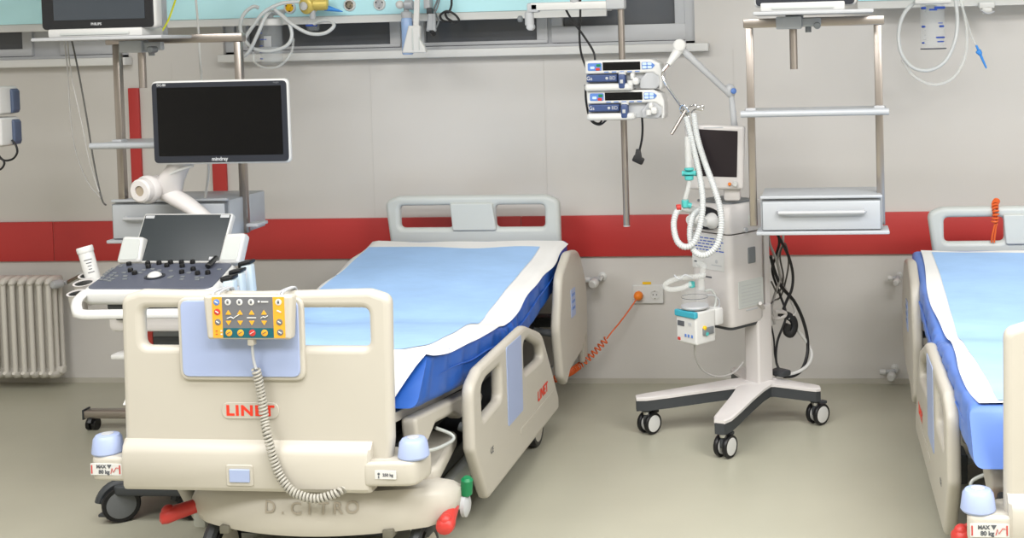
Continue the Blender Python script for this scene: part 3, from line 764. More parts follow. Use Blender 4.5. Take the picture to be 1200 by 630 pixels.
# front grip loop
gp = [at(*p) for p in ((100, 343, -1.74), (91, 352, -1.79), (90, 362, -1.82), (97, 368, -1.83), (130, 368, -1.84), (200, 367, -1.84), (262, 366, -1.83), (270, 358, -1.79), (262, 343, -1.72))]
b = B(); b.tube(spline(gp, 6), .018, 10, M_white, flat=.8); up('front_grip', b, M_white)
# body under the console
b = B(); b.box((-2.43, -1.50, .74), (.34, .40, .16), .02, None, M_shell); b.box((-2.40, -1.38, .42), (.26, .34, .56), .03, None, M_shell); up('body', b, M_shell)
b = B(); b.box((-2.45, -1.68, .775), (.26, .10, .05), .006, None, M_dgrey); b.box((-2.45, -1.735, .775), (.22, .01, .012), .002, None, M_black); b.box((-2.53, -1.69, .735), (.05, .06, .05), .004, None, M_black); up('printer_slot', b, M_dgrey)
b = B(); pz = at(205, 392, -1.62); b.box((pz.x+.02, -1.57, pz.z-.01), (.20, .16, .09), .02, None, M_mgrey); b.box((pz.x+.02, -1.652, pz.z-.015), (.17, .006, .03), .002, None, M_dgrey); pr_ = up('printer', b, M_mgrey)
b = B(); b.box((-2.42, -1.56, pz.z-.065), (.36, .26, .018), .005, None, M_white); up('tray', b, M_white)
b = B(); b.plate(rect(-2.30, -1.76, -2.58, -1.0, .05), .05, .015, XY(0, 0, .15), M_shell); up('base', b, M_shell)
b = B(); b.plate(rp([(-2.54, -1.80), (-2.26, -1.80), (-2.22, -1.70), (-2.22, -1.1), (-2.62, -1.1), (-2.62, -1.66)], .03), .035, .008, XY(0, 0, .118), M_dgrey); up('base_bumper', b, M_dgrey)
def us_castor(x, y, lock):
    R = .064; f = B()
    f.cyl((x+.03, y+.0, .10), (x+.03, y, .13), .02, 12, M_dgrey); tr = V((.83, .55, 0)) if lock else V((0, 1, 0)); tr.normalize()
    f.tube([V((x, y, R))+tr*(R+.006)*math.cos(a)+V((0, 0, (R+.006)*math.sin(a))) for a in [PI*(.05+.9*k/12) for k in range(13)]], .016, 8, M_dgrey)
    f.box((x+.02, y, .115), (.06, .05, .03), .008, None, M_dgrey)
    if lock: f.box((x-.045, y-.03, R+.018), (.03, .035, .022), .006, None, M_dgrey); f.box((x-.04, y-.04, R-.03), (.03, .03, .012), .004, None, M_dgrey)
    c = up('castor', f, M_dgrey)
    ax = V((.55, -.83, 0)) if lock else V((1, 0, 0)); ax.normalize()
    for dx in ((-.022, .022)):
        ty, hu = B(), B(); wheel(ty, hu, V((x, y, R))+ax*dx, R, .026, ax, mat('hub_grey', '#6B6E70', .5), M_black)
        up('tyre', ty, M_black, c); up('wheel_disc', hu, mat('hub_grey', '#6B6E70', .5), c)
pf = atz(139, 611, 0)
us_castor(pf.x, pf.y+.02, True); us_castor(-2.28, -1.72, True); us_castor(-2.60, -1.10, False); us_castor(-2.26, -1.10, False)
# cup holders on the left, probe holders on the right
for px, py, y, r in ((104, 322, -1.50, .034), (98, 331, -1.58, .034), (90, 343, -1.66, .031)):
    c = at(px, py, y); b = B(); b.lathe([(r*.85, -.085), (r, -.005), (r+.004, 0), (r-.003, 0), (r-.004, -.01), (r*.8, -.07), (0, -.07)], XY(*c) @ RX(.2), 22, M_shell); b.box((c.x+.04, c.y, c.z-.02), (.06, .03, .02), .006, None, M_shell); h = up('cup_holder', b, M_shell)
    b = B(); b.lathe([(r-.0035, -.003), (r*.85, -.012), (r*.3, -.014), (0, -.014)], XY(*c) @ RX(.2), 22, M_black); up('holder_lining', b, M_black, h)
for px, py, y in ((257, 345, -1.70), (272, 340, -1.62), (284, 318, -1.50)):
    c = at(px, py, y); b = B(); b.lathe([(.018, -.07), (.024, -.01), (.026, .012), (.022, .014), (.018, -.06)], XY(*c), 18, M_shell); b.box((c.x-.03, c.y, c.z-.01), (.05, .03, .02), .006, None, M_shell); up('probe_holder', b, M_shell)
for k, (px, py, y, ang, lab) in enumerate(((269, 338, -1.64, .35, 'pale ultrasound probe nearest the handset panel'), (279, 330, -1.57, .25, 'pale ultrasound probe between two others beside the console'), (290, 320, -1.49, .12, 'pale ultrasound probe farthest right below the speaker wing'))):
    c = at(px, py, y); t = thing('ultrasound_probe', lab, 'ultrasound probe', c+V((0, 0, -.09)), 0, 'ultrasound probes in their holders'); M = T(c) @ RY(-.05-k*.03)
    b = B(); b.plate(rp([(-.024, -.075), (.020, -.075), (.026, .035), (-.018, .035)], .010), .04, .010, M @ XZ(), mat('probe_pale', '#C9D6DC', .4)); part('probe_body', b, M_lgrey, t, True)
    b = B(); b.plate(rp([(-.030, -.04), (-.022, -.04), (-.014, .030), (.026, .036), (.030, .05), (-.022, .046)], .006), .046, .006, M @ XZ(), M_black); part('probe_strap', b, M_black, t, True)
# red folder and clear bag on the tray
c = at(172, 391, -1.64)
b = B(); b.box((c.x-.0, -1.60, c.z-.005), (.055, .10, .085), .004); solo('document_folder', b, M_redp, 'small red folder end seen through the left footboard opening', 'folder')
# gel bottle
c = at(112, 322, -1.50); ax = (at(103, 290, -1.50)-c)
t = thing('gel_bottle', 'white gel bottle leaning in the cup holder of the cart', 'bottle', at(104, 322, -1.50)+V((0, 0, -.06)))
d = ax.normalized(); o = at(108, 322, -1.50)-d*.055; Lb = .165; M = aim(o, d)
b = B(); b.lathe([(.022, 0), (.027, .005), (.027, Lb-.008), (.025, Lb)], M, 22, M_white); part('bottle_body', b, M_white, t, True)
b = B(); b.lathe([(.0285, Lb-.022), (.0295, Lb-.018), (.0295, Lb-.002), (.027, Lb+.001), (0, Lb+.001)], M, 22, M_white); part('bottle_cap', b, M_white, t, True)
b = B()
fr = M.inverted() @ cC; aa = math.atan2(fr.y, fr.x)
for k, wd in enumerate((.5, .35, .25, .2, .4)):
    z = .115-.012*k
    b.tube([M @ V((.0272*math.cos(aa+q), .0272*math.sin(aa+q), z)) for q in [wd*(-1+2*j/6) for j in range(7)]], .0016, 5, M_ink)
part('label_print', b, M_lgrey, t, True)

# ------------------------------------------------------------------ equipment racks hung from the supply panels
def rack(label, xl, xr, ztop, zsh, zdr0, zdr1, y, side_panel, barx, group=None):
    t = thing('equipment_rack', label, 'equipment rack', ((xl+xr)/2, y, zdr0), 0)
    def p(nm, b, m, par=None, **k): return part(nm, b, m, par or t, True, **k)
    for x in (xl, xr):
        b = B(); b.box((x, y, (ztop+zdr0)/2), (.030, .030, ztop-zdr0), .004, None, M_steel); p('post', b, M_steel)
    b = B(); b.box(((barx[0]+barx[1])/2, y, ztop+.018), (barx[1]-barx[0], .04, .036), .004, None, M_steel); p('top_bar', b, M_steel)
    b = B(); b.box((xl+.18, y, ztop+.25), (.07, .05, .46), .006, None, M_alu); b.box((xl+.18, y/2, ztop+.42), (.07, -y-.06, .06), .006, None, M_alu); b.box((xl+.18, -.145, 2.12), (.12, .06, .12), .006, None, M_alu); p('support_arm', b, M_alu)
    # shelf
    b = B(); b.box(((xl+xr)/2, y-.02, zsh), (xr-xl+.06, .30, .012), .003, None, M_alu); b.cyl((xl-.03, y-.17, zsh), (xr+.03, y-.17, zsh), .013, 14, M_alu)
    sh = p('shelf', b, M_alu)
    for x in (xl, xr): b = B(); b.box((x, y-.01, zsh), (.042, .05, .03), .004, None, M_lgrey); p('shelf_clamp', b, M_lgrey)
    # drawer unit
    ya, yb = y-.15, y+.19
    b = B(); x0, x1 = xl+.035, xr+.0
    b.box(((x0+x1)/2, (ya+yb)/2+.012, (zdr0+zdr1)/2), (x1-x0, yb-ya-.024, zdr1-zdr0), .006, None, M_alu)
    b.box(((x0+x1)/2, ya+.008, zdr1+.004), (x1-x0, .02, .012), .004, None, M_alu)
    dc = p('drawer_cabinet', b, M_alu)
    b = B(); b.box(((x0+x1)/2+.004, y-.10, zdr0-.006), (x1-x0+.04, .14, .014), .004, None, M_alu); p('cabinet_base_rail', b, M_alu)
    b = B(); b.box(((x0+x1)/2, ya+.006, (zdr0+zdr1)/2-.002), (x1-x0-.012, .02, zdr1-zdr0-.012), .0, None, M_mgrey); p('drawer_gap', b, M_mgrey, dc)
    b = B(); b.box(((x0+x1)/2, ya+.000, (zdr0+zdr1)/2-.003), (x1-x0-.018, .018, zdr1-zdr0-.017), .004, None, M_alu); dr = p('drawer', b, M_alu)
    hz = (zdr0+zdr1)/2+.012; xa, xb = x0+.07, x1-.07
    b = B(); b.tube(spline([(xa, ya-.008, hz), (xa+.006, ya-.026, hz), (xa+.03, ya-.032, hz), (xb-.03, ya-.032, hz), (xb-.006, ya-.026, hz), (xb, ya-.008, hz)], 5), .008, 10, M_lgrey); p('drawer_handle', b, M_lgrey, dr)
    return t
yr = -1.0
RR = rack('grey steel rack with one drawer right of the ventilator', at(880, 120, yr).x, at(1030, 120, yr).x, at(950, 31, yr).z, at(950, 131, yr-.1).z, at(960, 268, yr-.1).z, at(960, 232, yr-.15).z, yr, None, (at(871, 25, yr).x, at(1036, 25, yr).x))
yl = -.95
RL = rack('grey steel rack with one drawer behind the ultrasound cart', at(140, 120, yl).x, at(282, 120, yl).x, at(230, 50, yl).z, at(140, 169, yl-.1).z, at(190, 278, yl-.1).z, at(185, 236, yl-.15).z, yl, None, (at(126, 48, yl).x, at(286, 46, yl).x))
b = B(); pq = at(283, 268, yl-.16); b.box((pq.x, yl-.02, pq.z), (.05, .10, .014), .004); part('post_foot', b, M_lgrey, RL, True)
def tray_monitor(name, label, xa, xb, y, ztray, screen_m, stub, brand, bez):
    """bedside monitor with its clamp tray"""
    t = thing(name, label, 'patient monitor', ((xa+xb)/2, y, ztray-.012))
    def p(nm, b, m, par=None): return part(nm, b, m, par or t, True)
    xm = (xa+xb)/2; w = xb-xa
    b = B(); b.box((xm+.03, y+.02, ztray), (w+.06, .24, .014), .004); tr = p('tray', b, M_lgrey)
    b = B(); b.box((xm-.01, y+.04, ztray+.024), (w*.82, .16, .034), .006); bs = p('base_housing', b, M_white)
    b = B(); b.box((xm-.01, y-.035+.04*0-.008, ztray+.020), (w*.6, .004, .010), .001); p('base_vent', b, M_greyw, bs)
    zb = ztray+(.036 if brand else .024); hh = .33
    b = B(); b.plate(rect(-w/2, 0, w/2, hh, .02), .06, .016, XZ(xm, y+.0, zb), M_white); sh = p('shell', b, M_white)
    b = B(); b.plate(rect(-w/2+.008, .004, w/2-.008, hh-.004, .018), .008, .003, XZ(xm, y-.031, zb), bez); p('bezel', b, bez, sh)
    b = B(); b.plate(rect(-w/2+.06, .04, w/2-.042, hh-.03, .003), .002, .0005, XZ(xm, y-.0357, zb), screen_m); p('screen', b, screen_m, sh)
    b = B(); b.text(brand, .014, XZ(xm-.005, y-.0355, zb+.022), M_lgrey, bold=.0005); p('maker_lettering', b, M_lgrey, sh)
    # pole clamp
    b = B(); b.box((stub[0]-.015, y+.08, ztray-.036), (.10, .06, .05), .006, None, M_alu); b.box((stub[0]+.07, y+.08, ztray-.036), (.08, .03, .035), .006, None, M_alu)
    b.cyl((stub[0]+.095, y+.05, ztray-.05), (stub[0]+.095, y+.0, ztray-.05), .014, 12, M_mgrey, bev=.004); b.cyl((stub[0]+.06, y+.08, ztray-.075), (stub[0]+.06, y+.08, ztray-.04), .012, 12, M_mgrey); p('clamp', b, M_alu)
    b = B(); b.cyl((stub[0], y+.11, stub[1]), (stub[0], y+.11, ztray-.03), .0155, 16, M_steel); p('stub_pole', b, M_steel)
    return t
ytm = -1.14
q0, q1 = at(884, 12, ytm), at(1004, 12, ytm)
tray_monitor('patient_monitor', 'black fronted monitor cut off by the top edge on the right rack', q0.x, q1.x, ytm, at(940, 15, ytm).z, M_gscreen, (at(930, 60, ytm+.11).x, at(930, 81, ytm+.11).z), '', M_bezel)
q0, q1 = at(53, 20, ytm), at(187, 20, ytm)
tray_monitor('patient_monitor', 'black framed monitor with grey screen on the left rack', q0.x, q1.x, ytm, at(120, 45, ytm).z, M_gscreen, (at(166, 60, ytm+.11).x, at(166, 103, ytm+.11).z), 'PHILIPS', mat('bezel_black', '#202124', .35))
# ------------------------------------------------------------------ infusion pole with its arm
yp = -.70
ppx = lambda py: at(730.5, py, yp)
t = thing('infusion_pole', 'steel pole hung from a white arm, between bed and ventilator', 'infusion pole', at(732, 265, yp))
xp = at(731, 140, yp).x; zb = at(732, 265, yp).z
b = B(); b.cyl((xp, yp, zb), (xp, yp, 2.25), .014, 18, M_steel); b.cyl((xp, yp, zb), (xp, yp, zb+.004), .0145, 18, M_lgrey); part('pole', b, M_steel, t, True)
za = at(700, 6, yp).z; xj = at(620, 10, yp).x
b = B(); b.box(((xj+xp)/2, yp, za), (xp-xj-.02, .05, .034), .006); part('rail_arm', b, M_white, t, True)
b = B(); b.box((at(722, 5, yp).x, yp, za+.01), (.08, .06, .06), .008); part('pole_clamp', b, M_lgrey, t, True)
b = B(); b.box((xj+.02, yp, za-.004), (.05, .05, .04), .008, None, M_lgrey); b.cyl((xj, yp, za-.02), (xj, yp, za-.08), .02, 14, M_lgrey, bev=.004); b.cyl((xj+.005, yp-.02, za-.085), (xj+.005, yp+.02, za-.085), .016, 14, M_lgrey, bev=.004)
b.cyl((xj-.03, yp, za-.05), (xj-.05, yp, za-.05), .014, 12, M_mgrey, bev=.004); part('rail_joint', b, M_lgrey, t, True)
b = B(); b.tube(spline([(xj+.2, yp, za+.0), (xj+.2, yp, za+.12), (xj+.2, yp/2, za+.22), (xj+.2, -.15, za+.24)], 5), .02, 10, M_lgrey); b.box((xj+.2, -.155, za+.24), (.10, .05, .09), .008, None, M_lgrey); part('wall_arm', b, M_lgrey, t, True)
# ------------------------------------------------------------------ syringe pumps
def pump(label, box, clampx, grip, y=-.79):
    (xa, za_), (xb, zb_) = [(at(*q, y-.07).x, at(*q, y-.07).z) for q in box]
    w, h = xb-xa, za_-zb_; t = thing('syringe_pump', label, 'syringe pump', ((xa+xb)/2, y, zb_), 0, 'syringe pumps on the pole')
    M = XZ(xa, y-.07, zb_)                 # front plane, u right, v up, w towards viewer
    def p(nm, b, m, par=None): return part(nm, b, m, par or t, True)
    b = B()
    b.plate(rp([(0, h*.55), (.0, h*.96), (.02, h), (w*.86, h), (w*.97, h*.86), (w, h*.6), (w, h*.12), (w*.985, 0), (w*.955, 0), (w*.955, h*.42), (w*.88, h*.56)], .010), .12, .008, M @ T(0, 0, -.06), M_white)
    b.plate(rect(0, 0, w*.62, h*.24, .012), .14, .012, M @ T(0, 0, -.048), M_white)
    b.plate(rect(.0, h*.05, w*.97, h*.6, .004), .06, .004, M @ T(0, 0, -.055), M_lgrey)
    hs = p('housing', b, M_white)
    b = B(); b.plate(rp([(w*.91, h*.02), (w*.985, h*.2), (w*.985, h*.75), (w*.80, h*.60), (w*.70, h*.30), (w*.70, h*.04)], .012), .10, .006, M @ T(0, 0, -.056), M_lgrey); p('end_bracket', b, M_lgrey, hs)
    b = B(); b.plate(rect(w*.235, h*.665, w*.72, h*.93, .002), .003, .0008, M @ T(0, 0, .001), M_screen); p('display', b, M_screen, hs)
    b = B(); b.plate(rect(w*.04, h*.66, w*.22, h*.91, .006), .003, .0008, M @ T(0, 0, .001), M_keyblue); kf = p('key_field', b, M_keyblue, hs)
    b = B(); b.plate(rp([(w*.74, h*.67), (w*.87, h*.69), (w*.915, h*.80), (w*.86, h*.90), (w*.74, h*.91)], .006), .003, .0008, M @ T(0, 0, .001), M_keyblue); p('arrow_field', b, M_keyblue, hs)
    for u, v, m_ in ((.18, .83, M_green), (.17, .71, M_redp), (.10, .76, M_white), (.775, .85, M_white), (.84, .85, M_white), (.775, .74, M_white), (.84, .74, M_white)):
        k = B(); k.plate(rect(w*u-.009, h*v-.0055, w*u+.009, h*v+.0055, .004), .003, .001, M @ T(0, 0, .003), m_ if m_ != M_white else mat('key_pale', '#BFD3F2', .4)); p('key', k, m_, hs)
    b = B()
    for k in range(5): b.box((w*(.28+.1*k), h*.61, .0008), (w*.06, .004, .001), 0, M, M_keyblue)
    p('printed_line', b, M_keyblue, hs)
    b = B(); b.plate(rect(w*.02, h*.29, w*.42, h*.53, .003), .05, .004, M @ T(0, 0, -.02), M_navy); lb = p('label_block', b, M_navy, hs)
    b = B(); b.text('Gs', .022, M @ T(w*.06, h*.41, .0055), M_white); b.text('BD', .020, M @ T(w*.36, h*.41, .0055), M_lgrey); b.ball((w*.285, h*.41, .0055), .006, M_lgrey, M, (1, 1, .2)); p('label_lettering', b, M_white, lb)
    b = B(); b.box((w*(clampx), h*.30, .0), (w*.09, h*.48, .05), .008, M, M_navy); b.cyl(M @ V((w*clampx, h*.50, .0)), M @ V((w*clampx, h*.60, .0)), .016, 12, M_white); sc = p('syringe_clamp', b, M_navy)
    b = B(); b.box((w*clampx, h*.30, .026), (w*.04, h*.12, .004), .001, M, M_lgrey); p('clamp_mark', b, M_lgrey, sc)
    b = B(); b.box((w*grip, h*.46, -.005), (w*.06, h*.24, .05), .010, M, M_white); b.box((w*(grip+.04), h*.30, .0), (w*.09, h*.26, .045), .012, M, M_white); b.cyl(M @ V((w*(grip-.03), h*.33, .012)), M @ V((w*(grip-.03), h*.16, .012)), .012, 12, M_white); p('plunger_grip', b, M_white)
    b = B(); b.box((w*.45, h*.38, -.12), (.07, h*.5, .10), .008, M, M_dgrey); p('pole_bracket', b, M_dgrey)
    return t
pump('white syringe pump, upper one on the steel pole', ((685, 71), (776.5, 105)), .485, .62)
pump('white syringe pump, lower one on the steel pole', ((687.5, 106.5), (779, 139.5)), .49, .83)
# cables of the pumps
b = B(); b.tube(spline([at(680, -6, -.72), at(680, 20, -.70), at(679, 40, -.68), at(681, 62, -.66), at(688, 82, -.66), at(694, 90, -.70)], 6), .0048, 8); solo('power_cable', b, M_cable, 'black cable dropping straight behind the left end of the pumps', 'cable')
b = B(); b.tube(spline([at(660, 4, -.70), at(668, 20, -.66), at(684, 42, -.64), at(696, 62, -.64), at(697, 78, -.66), at(698, 90, -.70)], 6), .0048, 8); solo('power_cable', b, M_cable, 'black cable crossing at a slant above the pumps', 'cable')
b = B(); b.tube(spline([at(686, 100, -.68), at(687, 120, -.60), at(692, 140, -.60), at(702, 146, -.62), at(711, 140, -.66), at(714, 134, -.70)], 6), .0048, 8); b.tube(spline([at(690, 132, -.68), at(695, 142, -.62), at(703, 144, -.62), at(708, 134, -.70)], 6), .0042, 8); solo('power_cable', b, M_cable, 'looped black cable under the left end of the lower pump', 'cable')
t = thing('power_cable', 'black cable with an angled plug hanging below the lower pump', 'cable', at(749, 190, -.70))
b = B(); b.tube(spline([at(752, 132, -.74), at(753, 150, -.72), at(752, 164, -.71), at(749, 178, -.70)], 6), .0048, 8); part('cord', b, M_cable, t, True)
b = B(); pc = at(748, 180, -.70); b.loft([[pc+V((x*.9, dy, z)) for x, dy in ((-r, -r), (r, -r), (r, r), (-r, r))] for r, z, x in ((.009, .02, 0), (.013, .0, 0), (.015, -.02, 0))], M_cable); b.box((0, 0, 0), (.048, .026, .030), .006, T(at(748, 187, -.70)) @ RY(.45), M_cable); part('plug', b, M_cable, t, True)

# ------------------------------------------------------------------ ventilator
VT = thing('ventilator', 'white ventilator on a four legged rolling base, red band behind', 'ventilator', (-.43, -.70, 0), math.radians(-40))
VM = ROOTM[VT.name]; VI = VM.inverted()
def vp(nm, b, m, par=None, world=False, **k): return part(nm, b, m, par or VT, world, **k)
WH = [(-.228, -.281), (.228, -.281), (.228, .281), (-.228, .281)]
hubc = V((.068, .105))
# base : white top skin over a dark spider
def leg_poly(k, w0, w1, ext):
    e = V(WH[k]); d = (e-hubc); L = d.length; d.normalize(); s = V((-d.y, d.x))
    return e, d, s, L
for k in range(4):
    e, d, s, L = leg_poly(k, 0, 0, 0)
    top = B(); drk = B(); st = B(); sd = B()
    secsT = []; secsD = []
    for f, w, z in ((.0, .075, .205), (.25, .060, .200), (.5, .050, .188), (.8, .044, .174), (1.0, .038, .166), (1.09, .022, .163)):
        c = hubc+d*L*f
        A, Bb = c+s*w, c-s*w
        secsT.append([V((A.x, A.y, z-.014)), V((A.x, A.y, z-.004)), V((c+s*w*.8).to_tuple()+(z,)), V((c-s*w*.8).to_tuple()+(z,)), V((Bb.x, Bb.y, z-.004)), V((Bb.x, Bb.y, z-.014))])
        A, Bb = c+s*w*.93, c-s*w*.93
        secsD.append([V((A.x, A.y, z-.058)), V((A.x, A.y, z-.012)), V((Bb.x, Bb.y, z-.012)), V((Bb.x, Bb.y, z-.058))])
    top.loft(secsT, M_shell); drk.loft(secsD, M_dgrey)
    lg = vp('base_leg', drk, M_dgrey, smooth=25); vp('leg_cover', top, M_shell, lg, smooth=25)
    R = .046
    cx_, cy_ = e.x, e.y
    f = B(); f.cyl((cx_, cy_, .085), (cx_, cy_, .112), .016, 14, M_chrome); f.cyl((cx_, cy_, .098), (cx_, cy_, .118), .024, 14, M_dgrey, bev=.003)
    wd = VI.to_3x3() @ V({0: (.80, -.6, 0), 1: (.88, -.48, 0), 2: (.75, -.66, 0), 3: (1, 0, 0)}[k]).normalized(); wd.normalize()
    tr = V((-wd.y, wd.x, 0)); cw = V((cx_, cy_, R))+tr*.014
    f.box((0, 0, 0), (.03, .05, .014), .004, T(cw+tr*.022+V((0, 0, R*.9))) @ RZ(math.atan2(wd.y, wd.x)), M_dgrey)
    f.box((0, 0, 0), (.016, .06, .04), .004, T(cw+V((0, 0, R*.35))) @ RZ(math.atan2(wd.y, wd.x)), M_dgrey)
    c = vp('castor', f, M_dgrey, lg)
    for off in (-.021, .021):
        ty, hu = B(), B(); wheel(ty, hu, cw+wd*off, R, .018, wd, M_white, M_black)
        tt = ty
        o = B(); o.bm = ty.bm; o.mats = ty.mats+[]
        # tyre and disc of each twin wheel in one wheel mesh
        tmp = bpy.data.meshes.new('tmp'); hu.bm.to_mesh(tmp); n0 = len(o.bm.faces); o.bm.from_mesh(tmp); bpy.data.meshes.remove(tmp); o.bm.faces.ensure_lookup_table(); o.mats.append(M_white)
        for q in range(n0, len(o.bm.faces)): o.bm.faces[q].material_index = 1
        part('wheel', o, M_black, lg)
# column
cx_, cy_ = hubc
b = B(); b.plate(rect(-.042, -.045, .042, .045, .012), .34, .005, XY(cx_+.0, cy_, .36), M_shell); cl = vp('column', b, M_shell)
b = B(); b.plate(rect(-.010, -.016, .010, .016, .006), .77, .004, XY(.088, .140, .58), M_shell); vp('cable_channel', b, M_shell, cl)
b = B(); b.box((cx_+.02, cy_+.11, .215), (.08, .06, .025), .008); vp('transformer_tray', b, M_dgrey, cl)
# body : tapered housing
def rsec(x0, x1, y0, y1, z, r=.03):
    return [V((x, y, z)) for x, y in rect(x0, y0, x1, y1, r)]
b = B()
b.loft([rsec(-.098, .108, -.098, .09, .468), rsec(-.106, .115, -.102, .10, .482), rsec(-.116, .117, -.106, .105, .68), rsec(-.118, .118, -.106, .105, .852)], M_shell); bd = vp('body', b, M_shell, smooth=50)
b = B(); b.loft([rsec(-.090, .100, -.092, .08, .454), rsec(-.097, .107, -.098, .09, .469)], M_dgrey); vp('underside_rim', b, M_dgrey, bd)
b = B(); b.loft([rsec(-.120, .120, -.110, .105, .858), rsec(-.125, .122, -.120, .105, .90), rsec(-.123, .120, -.116, .105, .965), rsec(-.112, .112, -.102, .095, .978)], M_shell); hd = vp('head_unit', b, M_shell, smooth=50)
b = B(); b.loft([rsec(-.10, .10, -.09, .085, .972), rsec(-.10, .10, -.09, .085, .985)], M_mgrey); vp('top_recess', b, M_mgrey, hd)
b = B(); b.plate([(x*.095-.004, .918+z*.048) for x, z in [(math.cos(a), math.sin(a)) for a in [2*PI*k/28 for k in range(28)]]], .012, .004, XZ(0, -.120, 0), M_black); pt = vp('port_panel', b, M_black, hd)
for u in (-.05, .042):
    b = B(); b.lathe([(.034, 0), (.032, .016), (.024, .028), (.018, .050), (.0, .050)], T(u, -.125, .912) @ RX(PI/2), 20, M_white); vp('breathing_port', b, M_white, pt)
b = B(); b.box((.1225, .03, .905), (.008, .05, .045), .008, None, M_greyw); b.cyl((.120, -.02, .868), (.134, -.02, .868), .01, 10, M_lgrey); vp('side_latch', b, M_greyw, hd)
b = B(); b.plate(rect(.00, .722, .045, .79, .006), .006, .002, YZ(.1175, 0, 0), M_mgrey); vp('side_slot', b, M_mgrey, bd)
b = B(); b.plate(rect(-.06, .54, .09, .655, .004), .004, .001, YZ(.1160, 0, 0), M_greyw); pn = vp('side_panel', b, M_greyw, bd)
b = B()
for k in range(7): b.box((.1182, .015, .55+.014*k), (.001, .12, .002), 0, None, M_lgrey)
b.box((.1165, .02, .528), (.002, .07, .006), 0, None, M_lgrey); vp('rating_print', b, M_lgrey, bd)
b = B(); b.box((-.01, -.1062, .668), (.034, .002, .006), 0, None, M_ink); vp('maker_mark', b, M_ink, bd)
b = B(); b.plate(rect(-.105, .70, .085, .846, .005), .002, .0005, XZ(0, -.1072, 0), M_white); ls = vp('notice_sheet', b, M_white, bd)
b = B(); rng = random.Random(5)
for k in range(5):
    z = .832-.0125*k; xx = -.09
    while xx < .055:
        wl = rng.uniform(.012, .03); b.box((xx+wl/2, -.1084, z), (wl, .0006, .0045), 0, None, M_blueink); xx += wl+.006
b.box((.04, -.1084, .722), (.06, .0006, .004), 0, None, M_lgrey); b.ball((.04, -.1084, .738), .008, M_lgrey, None, (1, .05, 1)); b.box((-.085, -.1084, .727), (.016, .0006, .006), 0, None, M_ink); vp('sheet_print', b, M_blueink, ls)
# screen facing the room
ys = -.86
Q = [at(*p, ys) for p in ((806, 222), (871, 222), (873, 148), (802, 146))]
MQ = XZ(0, ys, 0)
b = B(); b.plate(rp([(p.x, p.z) for p in Q], .012), .04, .01, MQ @ T(0, 0, -.02), M_shell); sc = vp('screen_housing', b, M_shell, None, True)
Q2 = [at(*p, ys) for p in ((815, 206), (863.5, 207.5), (864.5, 153.5), (815, 151))]
b = B(); b.plate(rp([(p.x, p.z) for p in Q2], .003), .003, .0008, MQ @ T(0, 0, .001), mat('vent_screen', '#2A2427', .25, spec=.3)); vp('screen', b, M_screen, sc, True)
for px, py, r, m_ in ((855, 215.5, .007, M_oplug), (861.5, 215.5, .012, M_white)):
    b = B(); b.lathe([(r, 0), (r, .008), (r*.7, .012), (0, .012)], aim(at(px, py, ys), (0, -1, 0)), 16, m_); vp('screen_knob', b, m_, sc, True)
b = B(); b.box((at(836, 149.5, ys).x, ys-.0008, at(836, 149.5, ys).z), (.08, .001, .005), 0, None, M_lgrey); vp('screen_print', b, M_lgrey, sc, True)
b = B(); b.box(at(858, 222, ys+.05), (.07, .05, .09), .012, None, M_shell); vp('screen_mount', b, M_shell, None, True)
# hose support arm
b = B()
p0, p1, p2, p3 = at(861, 150, -.80), at(857, 112, -.80), at(797, 56, -.86), at(783, 76, -.90)
b.tube([p0-V((0, 0, .08)), p0, p1], [.017, .014, .012], 14, M_lgrey); b.tube([p1, p1.lerp(p2, .5), p2], [.013, .014, .016], 14, M_lgrey)
b.ball(p1+V((-.004, 0, .02)), .030, M_lgrey, None, (.8, .7, 1)); b.cyl(p2+V((0, .02, .01)), p2+V((0, -.03, .01)), .026, 16, M_white, bev=.006); b.tube([p2, p2.lerp(p3, .5), p3], [.022, .018, .012], 14, M_white)
ar = vp('hose_arm', b, M_lgrey, None, True)
b = B(); b.lathe([(.012, 0), (.012, .006), (.008, .009), (0, .009)], aim(p1+V((.010, -.018, .02)), (.5, -.85, 0)), 16, M_keyblue); vp('arm_joint_cap', b, M_keyblue, ar, True)
b = B(); b.tube(spline([p3, at(776, 86, -.90), at(780, 98, -.90), at(790, 113, -.88), at(802, 130, -.86), at(807, 137, -.86)], 6), .0052, 8, M_chrome); b.cyl(at(803, 130, -.87), at(787, 157, -.90), .007, 10, M_steel); vp('arm_rod', b, M_chrome, ar, True)
b = B(); b.tube(spline([at(797, 128, -.87), at(801, 123, -.88), at(807, 130, -.88), at(803, 137, -.87)], 5, True), .004, 8, M_chrome, closed=True); b.tube(spline([at(808, 125, -.86), at(814, 123, -.87), at(818, 125, -.87), at(824, 124, -.87), at(823, 129, -.87), at(815, 128, -.87), at(810, 132, -.86)], 5), .0035, 8, M_chrome); vp('hose_clip', b, M_chrome, ar, True)
